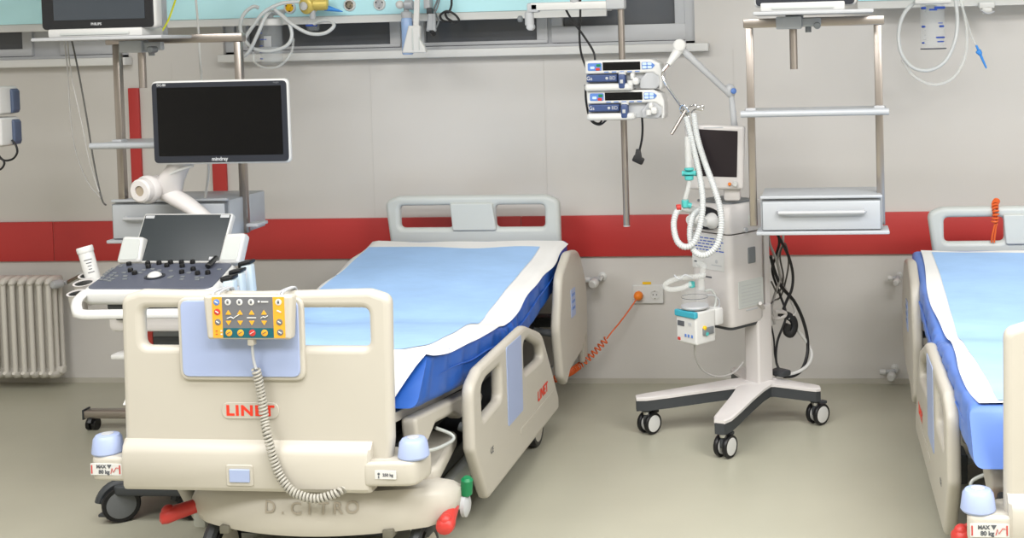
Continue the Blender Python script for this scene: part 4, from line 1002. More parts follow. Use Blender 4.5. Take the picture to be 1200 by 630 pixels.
# ------------------------------------------------------------------ breathing circuit draped from the hook
BC = thing('breathing_circuit', 'pair of white corrugated breathing hoses looped in front of the ventilator', 'breathing hose', at(815, 300, -1.0))
h1 = [at(*p) for p in ((804, 137, -.88), (812, 170, -.92), (820, 205, -.97), (823.5, 235, -1.02), (821, 262, -1.05), (813, 284, -1.07), (802, 289, -1.07), (793, 281, -1.05), (789.5, 263, -1.02), (793, 248, -1.0), (800, 243, -.98))]
h2 = [at(*p) for p in ((813, 133, -.88), (817, 160, -.91), (826, 190, -.96), (837, 220, -1.02), (844, 245, -1.05), (845, 268, -1.07), (839, 289, -1.08), (825, 299, -1.08), (813, 293, -1.06), (808.5, 275, -1.03), (811, 256, -1.0), (818, 246, -.96))]
for h, nm in ((h1, 'inhale_hose'), (h2, 'exhale_hose')):
    b = B(); pts, rr = corr(spline(h, 10), .0135, .0105, .0095); b.tube(pts, rr, 12, M_tube); part(nm, b, M_tube, BC, True, smooth=50)
b = B(); b.cyl(at(800, 243, -.98), at(812, 246, -.95), .016, 14, M_white); b.cyl(at(818, 246, -.96), at(824, 246, -.94), .016, 14, M_white); part('hose_cuff', b, M_white, BC, True)
b = B(); a_ = at(806, 160, -.93); c_ = at(807, 200, -.96); b.tube([a_, a_.lerp(c_, .5), c_], .014, 14, M_cleartube); part('clear_adapter', b, M_cleartube, BC, True)
b = B()
for py, r, l in ((198, .020, .010), (203, .026, .010), (208, .018, .02)):
    c = at(807.5, py, -.97); b.cyl(c+V((0, 0, l/2)), c-V((0, 0, l/2)), r, 16, M_teal, bev=.003)
c = at(807.5, 203, -.97); b.cyl(c-V((.028, 0, 0)), c+V((.028, 0, 0)), .011, 12, M_teal); part('teal_filter', b, M_teal, BC, True)
b = B(); b.tube(spline([at(808, 211, -.97), at(806, 222, -.98), at(803, 233, -.99), at(803, 240, -.985)], 6), .010, 12, M_cleartube); part('clear_extension', b, M_cleartube, BC, True)
b = B(); c = at(803, 239, -.985); b.cyl(c+V((0, 0, .018)), c-V((0, 0, .014)), .015, 14, M_teal, bev=.003); b.cyl(c, at(810, 241, -.98), .011, 12, M_teal); part('teal_elbow', b, M_teal, BC, True)
b = B(); b.cyl(at(792.5, 243, -1.0), at(798, 242.5, -.995), .0125, 14, M_redp, bev=.002); part('red_cap', b, M_redp, BC, True)
# ------------------------------------------------------------------ humidifier on the ventilator's left flank
HU = thing('humidifier', 'small white humidifier box with teal stripe and clear chamber', 'humidifier', at(808, 399, -.98), math.radians(-40))
HM = ROOTM[HU.name]
def hp(nm, b, m, par=None, world=False): return part(nm, b, m, par or HU, world)
b = B(); b.plate(rect(-.062, -.010, .056, .122, .008), .11, .008, XZ(0, .04, 0), M_white); hx = hp('housing', b, M_white)
b = B(); b.plate(rect(-.063, .098, .057, .124, .006), .02, .004, XZ(0, -.012, 0), mat('humid_teal', '#3FA3B8', .4)); hp('teal_stripe', b, M_teal, hx)
b = B(); b.plate(rect(-.05, .060, -.012, .080, .002), .003, .0008, XZ(0, -.0158, 0), M_ink); b.plate(rect(.012, .066, .03, .078, .002), .002, .0005, XZ(0, -.0158, 0), M_lgrey); hp('display', b, M_ink, hx)
for u in (-.005, .012, .032):
    b = B(); b.plate(rect(u-.005, .018, u+.005, .03, .002), .003, .0008, XZ(0, -.0158, 0), M_keyblue); hp('key', b, M_keyblue, hx)
b = B(); b.plate(rect(-.052, .0, -.036, .012, .002), .002, .0005, XZ(0, -.0158, 0), M_redp); hp('mark', b, M_redp, hx)
b = B(); b.lathe([(.009, 0), (.009, .006), (.004, .01), (0, .01)], T(.0565, .03, .055) @ RY(PI/2), 12, M_yellow); b.lathe([(.008, 0), (.008, .008), (0, .008)], T(.0565, .04, .030) @ RY(PI/2), 12, M_teal); b.box((.059, .05, .04), (.008, .06, .03), .003, None, M_mgrey); hp('side_connector', b, M_mgrey, hx)
b = B(); b.box((.02, .12, .085), (.07, .05, .07), .008, None, M_white); hp('mounting_bracket', b, M_white, hx)
ch = XY(0, .035, .128)
b = B(); b.lathe([(.054, 0), (.058, .006), (.056, .012)], ch, 26, M_lgrey); hp('chamber_base', b, M_mgrey)
b = B(); b.lathe([(.054, .008), (.054, .060), (.050, .072), (.030, .084), (.0, .086)], ch, 26, M_clear); cb = hp('water_chamber', b, M_clear)
b = B()
for z in (.044,): b.lathe([(.0545, z), (.0549, z+.001), (.0545, z+.002)], ch, 26, M_ink, cap=False)
hp('level_line', b, M_ink, cb)
b = B(); b.cyl((-.01, .03, .21), (-.01, .03, .235), .014, 12, M_teal, bev=.003); hp('teal_port', b, M_teal, cb)
b = B(); b.cyl((.03, .045, .205), (.03, .045, .25), .014, 12, M_cleartube); b.tube(spline([(.03, .045, .25), (.035, .05, .28), (.03, .06, .30), (.0, .06, .305)], 5), .013, 12, M_cleartube); hp('chamber_elbow', b, M_cleartube, cb)
b = B(); b.tube(spline([at(826, 322, -.97), at(812, 324, -.99), at(795, 326, -1.0), at(782, 331, -1.0), at(779, 336, -1.0), at(786, 339, -1.0), at(800, 337, -1.0), at(810, 332, -.99)], 7), .011, 12, M_cleartube); b.tube(spline([at(790, 322, -1.0), at(796, 327, -1.0), at(803, 322, -1.0), at(812, 326, -.99)], 5), .004, 8, M_lgrey); hp('clear_supply_hose', b, M_cleartube, None, True)
b = B(); b.tube(spline([at(826, 341, -.93), at(834, 340, -.91), at(839, 350, -.90), at(836, 365, -.90), at(834, 380, -.91), at(837, 392, -.91), at(831, 396, -.93)], 6), .005, 8, M_greyw); b.tube(spline([at(828, 346, -.93), at(836, 346, -.91), at(843, 353, -.89), at(839, 370, -.89), at(836, 374, -.90)], 6), .004, 8, M_lgrey); hp('probe_lead', b, M_greyw, None, True)
b = B(); b.tube(spline([at(814, 402, -.97), at(815, 418, -.95), at(824, 434, -.90), at(842, 441, -.84), at(860, 436, -.78), at(871, 424, -.74)], 7), .004, 8); solo('grey_lead', b, M_gcable, 'thin grey lead looping from the humidifier to the column', 'cable')
# ------------------------------------------------------------------ cables beside the ventilator
def cable(nm, pts, r, m, label): 
    b = B(); b.tube(spline([at(*p) for p in pts], 7), r, 8); return solo(nm, b, m, label, 'cable')
cable('power_cable', ((906, 266, -.62), (914, 280, -.56), (924, 300, -.52), (929, 320, -.50), (928, 338, -.52), (922, 352, -.55), (918, 362, -.58)), .0065, M_cable, 'black cable bowing out farthest right below the rack drawer')
cable('power_cable', ((903, 300, -.58), (908, 318, -.54), (916, 336, -.5), (930, 352, -.46), (940, 372, -.44), (946, 395, -.44), (946, 415, -.46), (940, 432, -.50), (930, 440, -.54), (918, 441, -.56)), .0075, M_cable, 'long black cable curving down to the ventilator base')
cable('power_cable', ((911, 268, -.6), (913, 285, -.55), (909, 300, -.52), (905, 318, -.5), (914, 345, -.48), (921, 370, -.50), (911, 400, -.53), (910, 425, -.55), (918, 438, -.56)), .0055, M_cable, 'thin black cable weaving down beside the column')
cable('grey_cable', ((900, 268, -.64), (902, 285, -.60), (910, 305, -.56), (914, 325, -.52), (908, 345, -.52), (904, 362, -.54), (908, 380, -.55)), .006, M_gcable, 'grey cable hanging close against the ventilator body')
cable('grey_cable', ((918, 268, -.6), (917, 285, -.52), (911, 305, -.48), (917, 330, -.46), (926, 350, -.46), (932, 366, -.48), (925, 372, -.5)), .0055, mat('pale_grey_cable', '#C4C2BF', .5), 'pale grey cable dropping from the drawer edge')
cable('white_cable', ((924, 372, -.5), (936, 388, -.46), (948, 405, -.44), (951, 418, -.46), (944, 430, -.5), (928, 438, -.54), (908, 439, -.58)), .0075, M_white, 'white cable sweeping round to the ventilator base')
cable('grey_cable', ((904, 330, -.57), (912, 343, -.5), (918, 325, -.47), (914, 300, -.5), (920, 285, -.52), (924, 310, -.48), (916, 345, -.46), (907, 352, -.52), (903, 356, -.56)), .004, mat('dark_grey_cable', '#66645F', .5), 'tangled dark grey thin cable beside the ventilator body')
cable('power_cable', ((904, 382, -.56), (907, 398, -.54), (908, 416, -.54), (912, 432, -.55), (909, 441, -.57)), .004, M_cable, 'short black cable lying against the column')
b = B(); c = at(925, 372, -.5); b.tube(spline([at(913, 369, -.52), at(921, 369, -.5), at(929, 374, -.49), at(931, 383, -.49), at(927, 391, -.5), at(922, 388, -.5), at(925, 380, -.5)], 6), .011, 8, M_cable, flat=1.6); solo('cable_strap', b, M_cable, 'black strap curl holding the cables beside the column', 'strap')
b = B(); b.tube(spline([VM @ V((.135, .05, .55)), at(905, 372, -.55), at(918, 371, -.52), at(920, 366, -.52), at(908, 365, -.56)], 5), .008, 8, M_shell); vp('cable_hook', b, M_shell, None, True)
b = B(); b.box(VM @ V((.05, .165, .66)), (.03, .1, .28), .008, VM @ RZ(0) @ VM.inverted() if False else None, M_mgrey); vp('rear_connector', b, M_mgrey, None, True)
# ------------------------------------------------------------------ socket, plug and orange cord
t = thing('wall_socket', 'white double wall socket with a yellow label, left of the ventilator', 'socket', at(760, 355, 0))
p0, p1 = at(742, 355, 0), at(777.5, 333, 0)
b = B(); b.plate(rect(p0.x, p0.z, p1.x, p1.z, .006), .014, .004, XZ(0, -.007, 0), M_white); part('face_plate', b, M_white, t, True)
for px, py in ((749, 345), (767.5, 345)):
    b = B(); M = aim(at(px, py, -.012), (0, -1, 0)); b.lathe([(.024, .000), (.024, .005), (.019, .006), (.019, .0025), (0, .0025)], M, 22, M_white); o = part('outlet', b, M_white, t, True)
    b = B()
    for s in (-1, 1): b.cyl(M @ V((s*.0085, 0, .002)), M @ V((s*.0085, 0, .004)), .003, 10, M_ink); b.box((0, s*.018, .004), (.006, .004, .004), .0005, M, M_brass)
    part('contact', b, M_ink, o, True)
b = B(); q0, q1 = at(753, 333, 0), at(763, 330, 0); b.plate(rect(q0.x, q0.z, q1.x, q1.z, .001), .002, .0005, XZ(0, -.001, 0), M_yellow); part('yellow_label', b, M_yellow, t, True)
t = thing('orange_power_cable', 'orange coiled power cord plugged into the wall socket', 'power cord', at(700, 420, -.1))
b = B(); c = at(748.5, 346, -.015); b.lathe([(.021, 0), (.023, .006), (.022, .020), (.015, .032), (.008, .036), (0, .037)], aim(c, (0, -1, 0)), 20, M_oplug); part('plug', b, M_oplug, t, True)
pl = [at(*q) for q in ((746, 350, -.045), (738, 362, -.06), (726, 378, -.08), (716, 390, -.10), (711, 397, -.11))]
b = B(); b.tube(spline(pl, 6), .0038, 8, M_orange); part('straight_lead', b, M_orange, t, True)
co = [at(*q) for q in ((711, 397, -.11), (700, 409, -.13), (688, 421, -.15), (678, 429, -.18), (668, 436, -.30), (657, 440, -.42), (640, 450, -.5))]
b = B(); b.tube(helix(spline(co, 8), .014, .022, 12), .0036, 7, M_orange); part('coiled_lead', b, M_orange, t, True)
# orange cord over the right headboard
yh2 = -.46
co = [at(*q) for q in ((1168, 235, yh2+.02), (1166, 240, yh2-.02), (1167, 250, yh2-.045), (1165, 262, yh2-.045))]
t = thing('orange_power_cable', 'orange coiled cord hung over the headboard of the right bed', 'power cord', at(1163, 290, yh2))
b = B(); b.tube(helix(spline(co, 8), .012, .014, 12), .0042, 7, M_orange); part('coiled_lead', b, M_orange, t, True)
b = B()
for dx in (0, 3): b.tube(spline([at(1166+dx*.6, 262, yh2-.045), at(1163+dx, 275, yh2-.035), at(1162+dx, 284, yh2-.03)], 4), .004, 8, M_orange)
part('straight_lead', b, M_orange, t, True)
# ------------------------------------------------------------------ pipe valves low on the wall
def valve(px, py, label, s=1):
    c = at(px, py, 0); t = thing('radiator_valve', label, 'valve', c); M = aim(c, (0, -1, 0))
    b = B(); b.lathe([(.022*s, 0), (.022*s, .004), (.010*s, .010), (.009*s, .055), (.0, .055)], M, 16, M_white); part('pipe_rosette', b, M_white, t, True)
    b = B(); b.cyl(c+V((0, -.05, 0)), c+V((-.05*s, -.05, -.005)), .012*s, 12, M_lgrey, bev=.002); b.cyl(c+V((-.02*s, -.05, 0)), c+V((-.02*s, -.085, -.01)), .014*s, 12, M_lgrey, bev=.003); part('valve_body', b, M_lgrey, t, True)
    b = B(); k0 = c+V((-.02*s, -.085, -.01)); b.lathe([(.018*s, 0), (.023*s, .006), (.022*s, .03), (.016*s, .036), (0, .037)], aim(k0, (-.3, -1, -.2)), 14, M_white); part('valve_knob', b, M_white, t, True)
    b = B(); b.cyl(c+V((-.05*s, -.05, -.005)), c+V((-.085*s, -.05, -.005)), .016*s, 12, M_white, bev=.003); part('pipe_end', b, M_white, t, True)
valve(706, 324, 'white valve on the wall right of the middle bed')
valve(1054, 322, 'small white valve high beside the right bed rail', .7)
t = valve(1049, 431, 'grey valve near the floor beside the right bed', .9)
# ------------------------------------------------------------------ radiator
RD = thing('radiator', 'cream column radiator cut off by the left edge', 'radiator', at(20, 440, -.13))
zb_, zt_ = at(30, 441, -.17).z, at(30, 328, -.17).z
for k in range(-4, 6):
    x = at(5.5+10.6*k, 380, -.17).x
    b = B()
    for y in (-.17, -.125, -.08): b.cyl((x, y, zb_+.02), (x, y, zt_-.02), .0125, 10, M_rad)
    for z in (zb_+.022, zt_-.022):
        b.tube([(x, -.186, z), (x, -.17, z+(.012 if z > .3 else -.012)), (x, -.125, z+(.018 if z > .3 else -.018)), (x, -.08, z+(.012 if z > .3 else -.012)), (x, -.064, z)], [.010, .018, .021, .018, .010], 10, M_rad)
        b.cyl((x-.023, -.125, z), (x+.023, -.125, z), .017, 10, M_rad)
    part('radiator_column', b, M_rad, RD, True)
b = B(); xe = at(5.5+10.6*5, 380, -.17).x+.02
for z in (zb_+.022, zt_-.022): b.cyl((xe, -.125, z), (xe+.016, -.125, z), .02, 12, M_rad, bev=.003)
b.box((xe-.3, -.03, zt_-.08), (.03, .10, .03), .004, None, M_rad); part('end_plug', b, M_rad, RD, True)
b = B(); b.cyl((xe, -.125, zt_-.022), (xe+.05, -.125, zt_-.022), .012, 12, M_lgrey); b.cyl((xe+.05, -.125, zt_-.022), (xe+.05, -.02, zt_-.01), .009, 12, M_brass); b.lathe([(.022, 0), (.022, .004), (0, .006)], aim((xe+.05, -.006, zt_-.01), (0, -1, 0)), 16, M_white)
b.lathe([(.014, 0), (.021, .008), (.021, .045), (.016, .055), (0, .056)], aim((xe+.035, -.14, zt_-.022), (-.4, -1, 0)), 14, M_lgrey); part('radiator_valve_head', b, M_lgrey, RD, True)
# ------------------------------------------------------------------ pump stack cut by the left edge
yq = -.90
pole = thing('infusion_stand_pole', 'steel pole behind the pumps at the left edge', 'infusion pole', at(-40, 300, yq))
b = B(); xq = at(-40, 140, yq).x; b.cyl((xq, yq+.02, .95), (xq, yq+.02, 2.3), .014, 16, M_steel); part('pole', b, M_steel, pole, True)
b = B(); b.box((xq, (yq+.02)/2-.07, 2.0), (.06, -yq-.18, .05), .006, None, M_lgrey); b.box((xq, yq+.02, 2.0), (.07, .07, .08), .006, None, M_lgrey); part('wall_arm', b, M_lgrey, pole, True)
for (ya_, yb_), lab in (((101, 134), 'white pump with grey-blue end cap, upper one at the left edge'), ((137, 171), 'white pump with grey-blue end cap, lower one at the left edge')):
    za_, zb2 = at(8, ya_, yq).z, at(8, yb_, yq).z; xr_ = at(15 if ya_ < 120 else 17, ya_, yq).x; h = za_-zb2
    t = thing('syringe_pump', lab, 'syringe pump', (xr_-.18, yq, zb2), 0, 'pumps at the left edge')
    M = XZ(xr_-.34, yq-.07, zb2); w = .34
    b = B(); b.plate(rp([(0, 0), (0, h), (w*.92, h), (w-.012, h*.97), (w-.012, h*.06), (w*.9, 0)], .008), .13, .012, M @ T(0, 0, -.06), M_white); b.plate(rp([(w*.5, h*.35), (w*.85, h*.55), (w*.92, h*.25), (w*.8, h*.05), (w*.5, h*.05)], .01), .03, .01, M @ T(0, 0, .006), M_greyw); hs = part('housing', b, M_white, t, True)
    b = B(); b.plate(rp([(w-.028, h*.03), (w-.028, h*.93), (w-.008, h*.90), (w, h*.82), (w, h*.16), (w-.006, h*.05)], .006), .05, .006, M @ T(0, 0, -.092), mat('slate_cap', '#4F5B74', .45)); part('end_cap', b, M_navy, t, True)
    b = B(); b.plate(rect(w*.7, h*.82, w*.88, h*.92, .004), .003, .0008, M @ T(0, 0, .005), M_keyblue); part('key_field', b, M_keyblue, hs, True)
    b = B(); b.box((xq, yq-.0, (za_+zb2)/2), (.06, .05, .05), .006, None, M_dgrey); part('pole_bracket', b, M_dgrey, t, True)
b = B(); b.tube(spline([at(14, 164, yq-.02), at(19, 171, yq-.02), at(20, 179, yq-.02), at(15, 186, yq-.02), at(6, 188, yq-.02), at(0, 184, yq-.02), at(-4, 176, yq-.02)], 7), .0045, 8); b.tube(spline([at(-6, 184, yq-.04), at(3, 187, yq-.04), at(5, 192, yq-.04), at(1, 198, yq-.04), at(-6, 199, yq-.04)], 6), .0045, 8); solo('power_cable', b, M_cable, 'black cable loops under the pumps at the left edge', 'cable')
# ------------------------------------------------------------------ loose cables on the left
cable('thin_cable', ((84, 47, -1.02), (88, 65, -1.0), (94, 95, -.98), (102, 140, -.96), (110, 190, -.96), (119, 232, -1.0), (124, 240, -1.04)), .0035, mat('slate_cable', '#5B5A58', .5), 'dark thin cable hanging from the left monitor to the drawer')
cable('thin_cable', ((75, 47, -1.02), (79, 80, -1.0), (82, 130, -.98), (88, 175, -.96), (102, 212, -.96), (118, 232, -1.0)), .0028, M_gcable, 'pale thin cable, leftmost strand hanging from the left monitor')
cable('thin_cable', ((79, 47, -1.0), (84, 90, -.98), (97, 150, -.96), (104, 185, -.95), (116, 225, -1.0)), .0026, mat('silver_cable', '#BAB8B5', .5), 'silvery strand between the other two cables of the left monitor')
cable('earth_wire', ((207, -5, -.9), (203, 8, -.95), (197, 24, -1.0), (190, 36, -1.02), (184, 43, -1.04)), .004, M_yg, 'yellow green earth wire behind the left monitor')
cable('white_cable', ((229, -6, -.6), (231, 15, -.62), (233, 45, -.66), (235, 80, -.72), (238, 110, -.9), (243, 175, -1.05), (244, 205, -1.06), (239, 238, -1.05)), .005, M_white, 'long white cable passing behind the ultrasound monitor')
# ------------------------------------------------------------------ suction jar left
SJ = thing('suction_jar', 'clear graduated suction jar with white hose, above the ultrasound monitor', 'suction jar', at(316, 78, -.30))
ct = at(314, 28, -.30); cb_ = at(319, 76, -.30); Ljar = ct.z-cb_.z; rj = .052
b = B(); b.lathe([(rj*.88, 0), (rj*.94, .006), (rj, Ljar*.55), (rj, Ljar), (rj-.004, Ljar), (rj-.005, Ljar*.5), (rj*.86, .01), (0, .01)], XY(cb_.x, -.30, cb_.z), 26, M_clear); jar = part('jar', b, M_clear, SJ, True)
b = B(); b.lathe([(rj+.004, 0), (rj+.005, .02), (rj, .030), (rj*.5, .036), (0, .036)], XY(cb_.x, -.30, ct.z-.008), 26, M_white); b.cyl((cb_.x, -.30, ct.z+.02), (cb_.x, -.30, ct.z+.06), .014, 12, M_lgrey); part('jar_lid', b, M_white, SJ, True)
b = B(); b.cyl((cb_.x, -.30, ct.z+.05), (cb_.x, -.15, ct.z+.06), .013, 12, M_lgrey); part('wall_bracket', b, M_lgrey, SJ, True)
b = B()
for k in range(5):
    z = cb_.z+.03+.03*k; b.tube([(cb_.x+(rj+.0005)*math.cos(a), -.30+(rj+.0005)*math.sin(a), z) for a in [-2.5+.12*j for j in range(5 if k != 3 else 9)]], .0022, 5, M_blueink)
part('graduation', b, M_blueink, jar, True)
b = B(); b.box((cb_.x+.006, -.352, cb_.z+.11), (.035, .002, .05), .0005, None, M_lgrey); part('jar_label', b, M_lgrey, jar, True)
hz = [at(*q) for q in ((303, 9, -.26), (296, 8, -.28), (285, 18, -.30), (282, 36, -.36), (294, 55, -.38), (315, 60, -.39), (335, 54, -.38), (342, 42, -.37), (338, 26, -.36), (328, 16, -.33), (318, 14, -.32), (311, 20, -.37), (302, 40, -.40), (292, 60, -.40), (284, 66, -.39), (279, 62, -.38), (287, 45, -.37), (297, 30, -.37), (310, 14, -.36), (330, 4, -.34), (350, 2, -.3))]
b = B(); b.tube(spline(hz, 7), .0085, 10, M_tube); part('suction_hose', b, M_tube, SJ, True)
hz = [at(*q) for q in ((322, 11, -.34), (332, 20, -.36), (343, 29, -.37), (362, 39, -.37), (380, 39, -.36), (391, 31, -.34), (388, 25, -.32), (378, 24, -.3), (368, 28, -.28))]
b = B(); b.tube(spline(hz, 7), .0085, 10, M_tube); part('hose_loop', b, M_tube, SJ, True)
b = B(); b.tube(spline([at(298, 60, -.36), at(298, 72, -.37), at(310, 79, -.38), at(328, 77, -.38), at(341, 62, -.37), at(344, 45, -.36)], 7), .006, 10, M_cleartube); part('clear_drain_hose', b, M_cleartube, SJ, True)
# yellow regulator
RG = thing('suction_regulator', 'yellow regulator with a small jar on the supply panel', 'regulator', at(364, 36, -.26))
c = at(366, 5, -.24); b = B(); b.lathe([(0, 0), (.034, 0), (.040, .006), (.040, .05), (.034, .056), (.018, .058), (.016, .050), (0, .050)], aim(c+V((-.01, .03, 0)), (-.35, -1, -.15)), 24, M_yel); b.cyl(c+V((0, 0, .0)), c+V((.07, .02, .0)), .030, 20, M_yel, bev=.006); rg = part('regulator_body', b, M_yel, RG, True)
b = B(); b.cyl(c+V((0, .02, 0)), (c.x, -.155, c.z), .022, 14, M_lgrey); part('probe', b, M_lgrey, RG, True)
b = B(); b.lathe([(0, .0), (.020, .0), (.020, .008), (0, .010)], aim(c+V((-.028, -.028, -.008)), (-.35, -1, -.15)), 18, M_white); part('gauge_face', b, M_white, rg, True)
b = B(); b.cyl(c+V((.0, 0, -.03)), c+V((.0, 0, -.07)), .014, 12, M_lgrey); part('jar_neck', b, M_lgrey, RG, True)
b = B(); b.lathe([(.026, 0), (.030, .01), (.030, .045), (.022, .055)], XY(c.x, c.y, c.z-.125), 20, M_clear); j = part('safety_jar', b, M_clear, RG, True)
b = B(); b.tube([(c.x+.0305*math.cos(a), c.y+.0305*math.sin(a), c.z-.10) for a in [-2.6+.2*k for k in range(11)]], .005, 6, M_blueink); part('jar_print', b, M_blueink, j, True)
b = B(); q = at(381, 9, -.22); b.lathe([(.016, 0), (.013, .02), (.004, .075), (.002, .085), (0, .085)], aim(q, (1, .1, -.25)), 14, M_blue); solo('suction_tip', b, M_blue, 'blue cone adapter beside the yellow regulator', 'adapter')
# humidifier bottle, white paddle, grey handset
HB = thing('oxygen_bottle', 'pale blue oxygen bottle hanging above the headboard', 'bottle', at(477, 64, -.24))
ct, cb_ = at(477, 18, -.24), at(478, 64, -.24)
b = B(); b.lathe([(.022, 0), (.026, .006), (.026, ct.z-cb_.z-.02), (.018, ct.z-cb_.z)], XY(cb_.x, -.24, cb_.z), 20, M_bottleb); part('bottle_body', b, M_bottleb, HB, True)
b = B(); b.lathe([(.024, -.012), (.026, 0), (.026, .014), (.012, .02), (.012, .04), (0, .04)], XY(cb_.x, -.24, ct.z), 18, M_lgrey); b.cyl((cb_.x, -.24, ct.z+.045), (cb_.x, -.155, ct.z+.045), .018, 14, M_lgrey, bev=.003); part('flow_valve', b, M_lgrey, HB, True)
b = B(); b.ball((cb_.x-.02, -.27, ct.z+.05), .02, M_white); b.cyl((cb_.x+.0, -.26, ct.z+.05), (cb_.x+.04, -.26, ct.z+.05), .022, 14, M_alu, bev=.004); part('flow_knob', b, M_white, HB, True)
WP = thing('hanging_connector', 'white paddle shaped connector on a white strip above the headboard', 'connector', at(485, 62, -.36))
b = B(); Q = [at(*p, -.36) for p in ((472, 62), (500, 62), (499, 56), (493, 46), (493, 30), (479.5, 30), (476, 45))]; b.plate(rp([(p.x, p.z) for p in Q], .006), .03, .006, XZ(0, -.36, 0), M_white); pd = part('paddle', b, M_white, WP, True)
b = B(); qa, qb = at(483, 32, -.376), at(483, 60, -.376); b.box((qa.x, -.376, (qa.z+qb.z)/2), (.006, .004, .10), .001, None, M_greyw); b.box((qa.x+.03, -.376, (qa.z+qb.z)/2-.02), (.004, .004, .06), .001, None, M_greyw); part('moulded_rib', b, M_greyw, pd, True)
b = B(); Q = [at(*p, -.36) for p in ((484.5, 32), (491, 32), (492, -8), (486, -8))]; b.plate([(p.x, p.z) for p in Q], .012, .002, XZ(0, -.36, 0), M_white); part('strip', b, M_white, WP, True)
GH = thing('bed_handset', 'grey handset with black lead hanging on the supply panel', 'handset', at(506, 38, -.22))
b = B(); Q = [at(*p, -.22) for p in ((500, 37), (511, 37), (510, 16), (502, 16))]; b.plate(rp([(p.x, p.z) for p in Q], .006), .03, .008, XZ(0, -.22, 0), M_lgrey); part('handset_body', b, M_lgrey, GH, True)
b = B(); q = at(503, 13, -.22); b.box((q.x, -.21, q.z), (.026, .03, .03), .004, None, M_dgrey); q2_ = at(501, -2, -.20); b.box((q2_.x, -.19, q2_.z), (.03, .06, .10), .006, None, M_lgrey); part('holder', b, M_lgrey, GH, True)
b = B(); q = at(507, 39, -.22); b.cyl((q.x, -.235, q.z+.012), (q.x, -.205, q.z-.006), .012, 12, M_cable, bev=.003); part('strain_relief', b, M_cable, GH, True)
b = B(); b.tube(spline([at(510, 34, -.22), at(514, 24, -.20), at(509, 12, -.19), at(512, 2, -.19), at(514, -6, -.18)], 6), .0045, 8, M_mgrey); b.tube(spline([at(507, 18, -.23), at(512, 10, -.21), at(516, -4, -.2)], 6), .004, 8, M_mgrey); part('lead', b, M_mgrey, GH, True)
cable('power_cable', ((529, -6, -.19), (529, 6, -.19), (526, 14, -.19), (522, 14, -.19), (524, 21, -.20), (533, 26, -.20), (538, 24, -.20), (533, 17, -.19), (524, 13, -.19), (516, 18, -.19), (519, 24, -.2), (529, 26, -.2)), .0055, M_cable, 'knotted black cable beside the grey handset')
# ------------------------------------------------------------------ suction bag right
SB = thing('suction_jar', 'clear printed suction canister with looped hose above the right bed', 'suction jar', at(1092, 60, -.30))
xa, xb = at(1078, 30, -.30).x, at(1108, 30, -.30).x; zt_, zb_ = at(1093, 4, -.3).z, at(1093, 58, -.3).z
b = B(); rj = (xb-xa)/2; b.lathe([(rj*.92, 0), (rj, .01), (rj, zt_-zb_), (rj-.004, zt_-zb_), (rj-.005, .014), (0, .014)], XY((xa+xb)/2, -.30, zb_), 26, M_clear); jr = part('canister', b, M_clear, SB, True)
b = B(); b.box(((xa+xb)/2, -.30, zt_+.008), (rj*2.9, rj*2, .022), .008, None, M_white); b.cyl(((xa+xb)/2+.02, -.30, zt_+.01), ((xa+xb)/2+.02, -.30, zt_+.05), .012, 12, M_white); part('canister_lid', b, M_white, SB, True)
b = B(); b.box(((xa+xb)/2, -.20, zt_-.02), (.05, .10, .03), .005, None, M_greyw); part('wall_bracket', b, M_greyw, SB, True)
b = B(); M = XY((xa+xb)/2, -.30, 0); rr_ = rj+.0006
def arc(z, a0, a1, r=.0022, m=M_blueink): b.tube([((xa+xb)/2+rr_*math.cos(a), -.30+rr_*math.sin(a), z) for a in [a0+(a1-a0)*k/6 for k in range(7)]], r, 5, m)
Hh = zt_-zb_
for z, a0, a1, r in ((.90, -2.6, -2.2, .006), (.90, -1.5, -.5, .006), (.86, -1.9, -1.3, .004), (.50, -2.6, -2.3, .005), (.50, -1.1, -.7, .005), (.57, -1.2, -.8, .002), (.26, -1.4, -.6, .004), (.17, -1.3, -.7, .003), (.15, -2.6, -2.4, .004)): arc(zb_+Hh*z, a0, a1, r)
for k in range(7): arc(zb_+Hh*(.12+.1*k), -2.35, -2.15, .0012, M_lgrey)
arc(zb_+.004, -2.9, -.2, .003, M_ink); part('printed_scale', b, M_blueink, jr, True)
b = B(); b.tube(spline([at(*q) for q in ((1086, -2, -.28), (1072, 3, -.30), (1059, 17, -.33), (1053, 38, -.36), (1056, 62, -.38), (1070, 79, -.39), (1090, 82, -.39), (1108, 71, -.39), (1119, 48, -.38), (1122, 22, -.36), (1119, -4, -.32))], 8), .0085, 10, M_tube); part('suction_hose', b, M_tube, SB, True)
b = B(); b.tube(spline([at(*q) for q in ((1057, 70, -.37), (1072, 90, -.38), (1096, 99, -.38), (1118, 90, -.38), (1131, 66, -.37), (1133, 36, -.36), (1128, 8, -.34), (1124, -6, -.32))], 8), .007, 10, M_cleartube); part('clear_hose', b, M_cleartube, SB, True)
CT = thing('suction_catheter', 'blue tipped suction catheter dangling right of the canister', 'catheter', at(1155, 80, -.34))
b = B(); b.tube(spline([at(1124, -2, -.32), at(1132, 20, -.34), (at(1138, 40, -.34)), at(1144, 53, -.34)], 6), .0045, 8, M_cleartube); part('thin_hose', b, M_cleartube, CT, True)
a, c = at(1144, 53, -.34), at(1156, 80, -.34); b = B(); b.tube([a, a.lerp(c, .2), a.lerp(c, .22), a.lerp(c, .38), a.lerp(c, .42), a.lerp(c, .95), c], [.005, .006, .011, .011, .0065, .0045, .003], 12, M_blue); b.ball(a.lerp(c, .3)+V((-.008, -.004, 0)), .008, M_blue); part('blue_tip', b, M_blue, CT, True)
CLP = thing('rail_clip', 'small white clip on the lower rail of the right supply panel', 'clip', at(1156, 17, -.2))
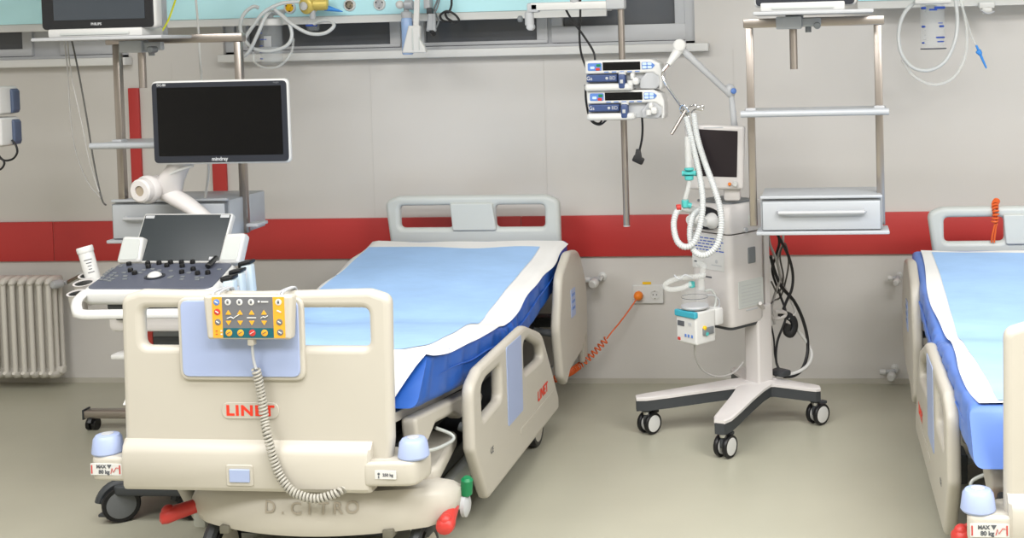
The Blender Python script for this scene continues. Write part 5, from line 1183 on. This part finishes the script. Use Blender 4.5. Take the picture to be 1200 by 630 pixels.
q = at(1156, 6, -.19); b = B(); b.box((q.x, -.185, q.z), (.07, .05, .03), .006, None, M_white); b.box((q.x, -.20, q.z-.025), (.045, .03, .03), .006, None, M_white); part('clip_body', b, M_white, CLP, True)
b = B(); b.tube(spline([(q.x-.03, -.215, q.z-.02), (q.x, -.222, q.z-.038), (q.x+.03, -.215, q.z-.03)], 5), .004, 8, M_lgrey); part('clip_lever', b, M_lgrey, CLP, True)
# ------------------------------------------------------------------ low castor stand behind the bed
ST = thing('rolling_stand', 'low steel stand foot with black castors behind the bed', 'stand', (-2.95, -.72, 0))
p = atz(107, 503, 0); zs = at(107, 484, p.y).z
b = B(); b.box((p.x+.33, p.y, zs), (.70, .05, .035), .005, None, M_steel); b.box((p.x-.02, p.y, zs), (.008, .054, .045), .002, None, M_dgrey); b.box((p.x+.66, p.y+.2, zs), (.05, .5, .035), .005, None, M_steel); part('foot_frame', b, M_steel, ST, True)
b = B(); b.cyl((p.x+.66, p.y+.2, zs), (p.x+.66, p.y+.2, .62), .02, 14, M_steel); part('upright', b, M_steel, ST, True)
for x, y in ((p.x+.01, p.y), (p.x+.62, p.y), (p.x+.66, p.y+.42)):
    f = B(); R = .026; f.cyl((x, y, R*2), (x, y, zs), .010, 10, M_dgrey); f.tube([(x, y+.0+(R+.003)*math.cos(a), R+(R+.003)*math.sin(a)) for a in [PI*(.1+.8*k/8) for k in range(9)]], .016, 8, M_black)
    for s in (-1, 1): f.lathe([(0, 0), (R, 0), (R, .016), (0, .016)], aim((x+s*.014-.008, y, R), (1, 0, 0)), 18, M_black)
    part('castor', f, M_black, ST, True)

# ------------------------------------------------------------------ light
sc = bpy.context.scene
def area(x, y, w, d, e, z=2.96, col=(1, .99, .98)):
    L = bpy.data.lights.new('ceiling_lamp', 'AREA'); L.shape = 'RECTANGLE'; L.size = w; L.size_y = d; L.energy = e; L.color = col
    o = bpy.data.objects.new('ceiling_lamp', L); COL.objects.link(o); o.location = (x, y, z); return o
for x, y, e in ((-3.0, -3.1, 52), (-.9, -3.1, 60), (1.4, -3.1, 84), (-2.8, -4.7, 72), (-.4, -4.7, 72), (1.9, -4.7, 110)):
    area(x, y, 1.5, .9, e)
w = bpy.data.worlds.new('world'); sc.world = w; w.use_nodes = True
w.node_tree.nodes['Background'].inputs['Color'].default_value = (.05, .055, .065, 1); w.node_tree.nodes['Background'].inputs['Strength'].default_value = .4
vs = sc.view_settings; vs.view_transform = 'Standard'; vs.look = 'None'; vs.gamma = 1; vs.use_curve_mapping = False; vs.exposure = -.15
sc.cycles.max_bounces = 10; sc.cycles.transmission_bounces = 8; sc.cycles.transparent_max_bounces = 8
sc.cycles.caustics_reflective = False; sc.cycles.caustics_refractive = False
sc.cycles.sample_clamp_indirect = 6
try:
    sc.cycles.use_denoising = True; sc.cycles.denoiser = 'OPENIMAGEDENOISE'
except Exception: pass
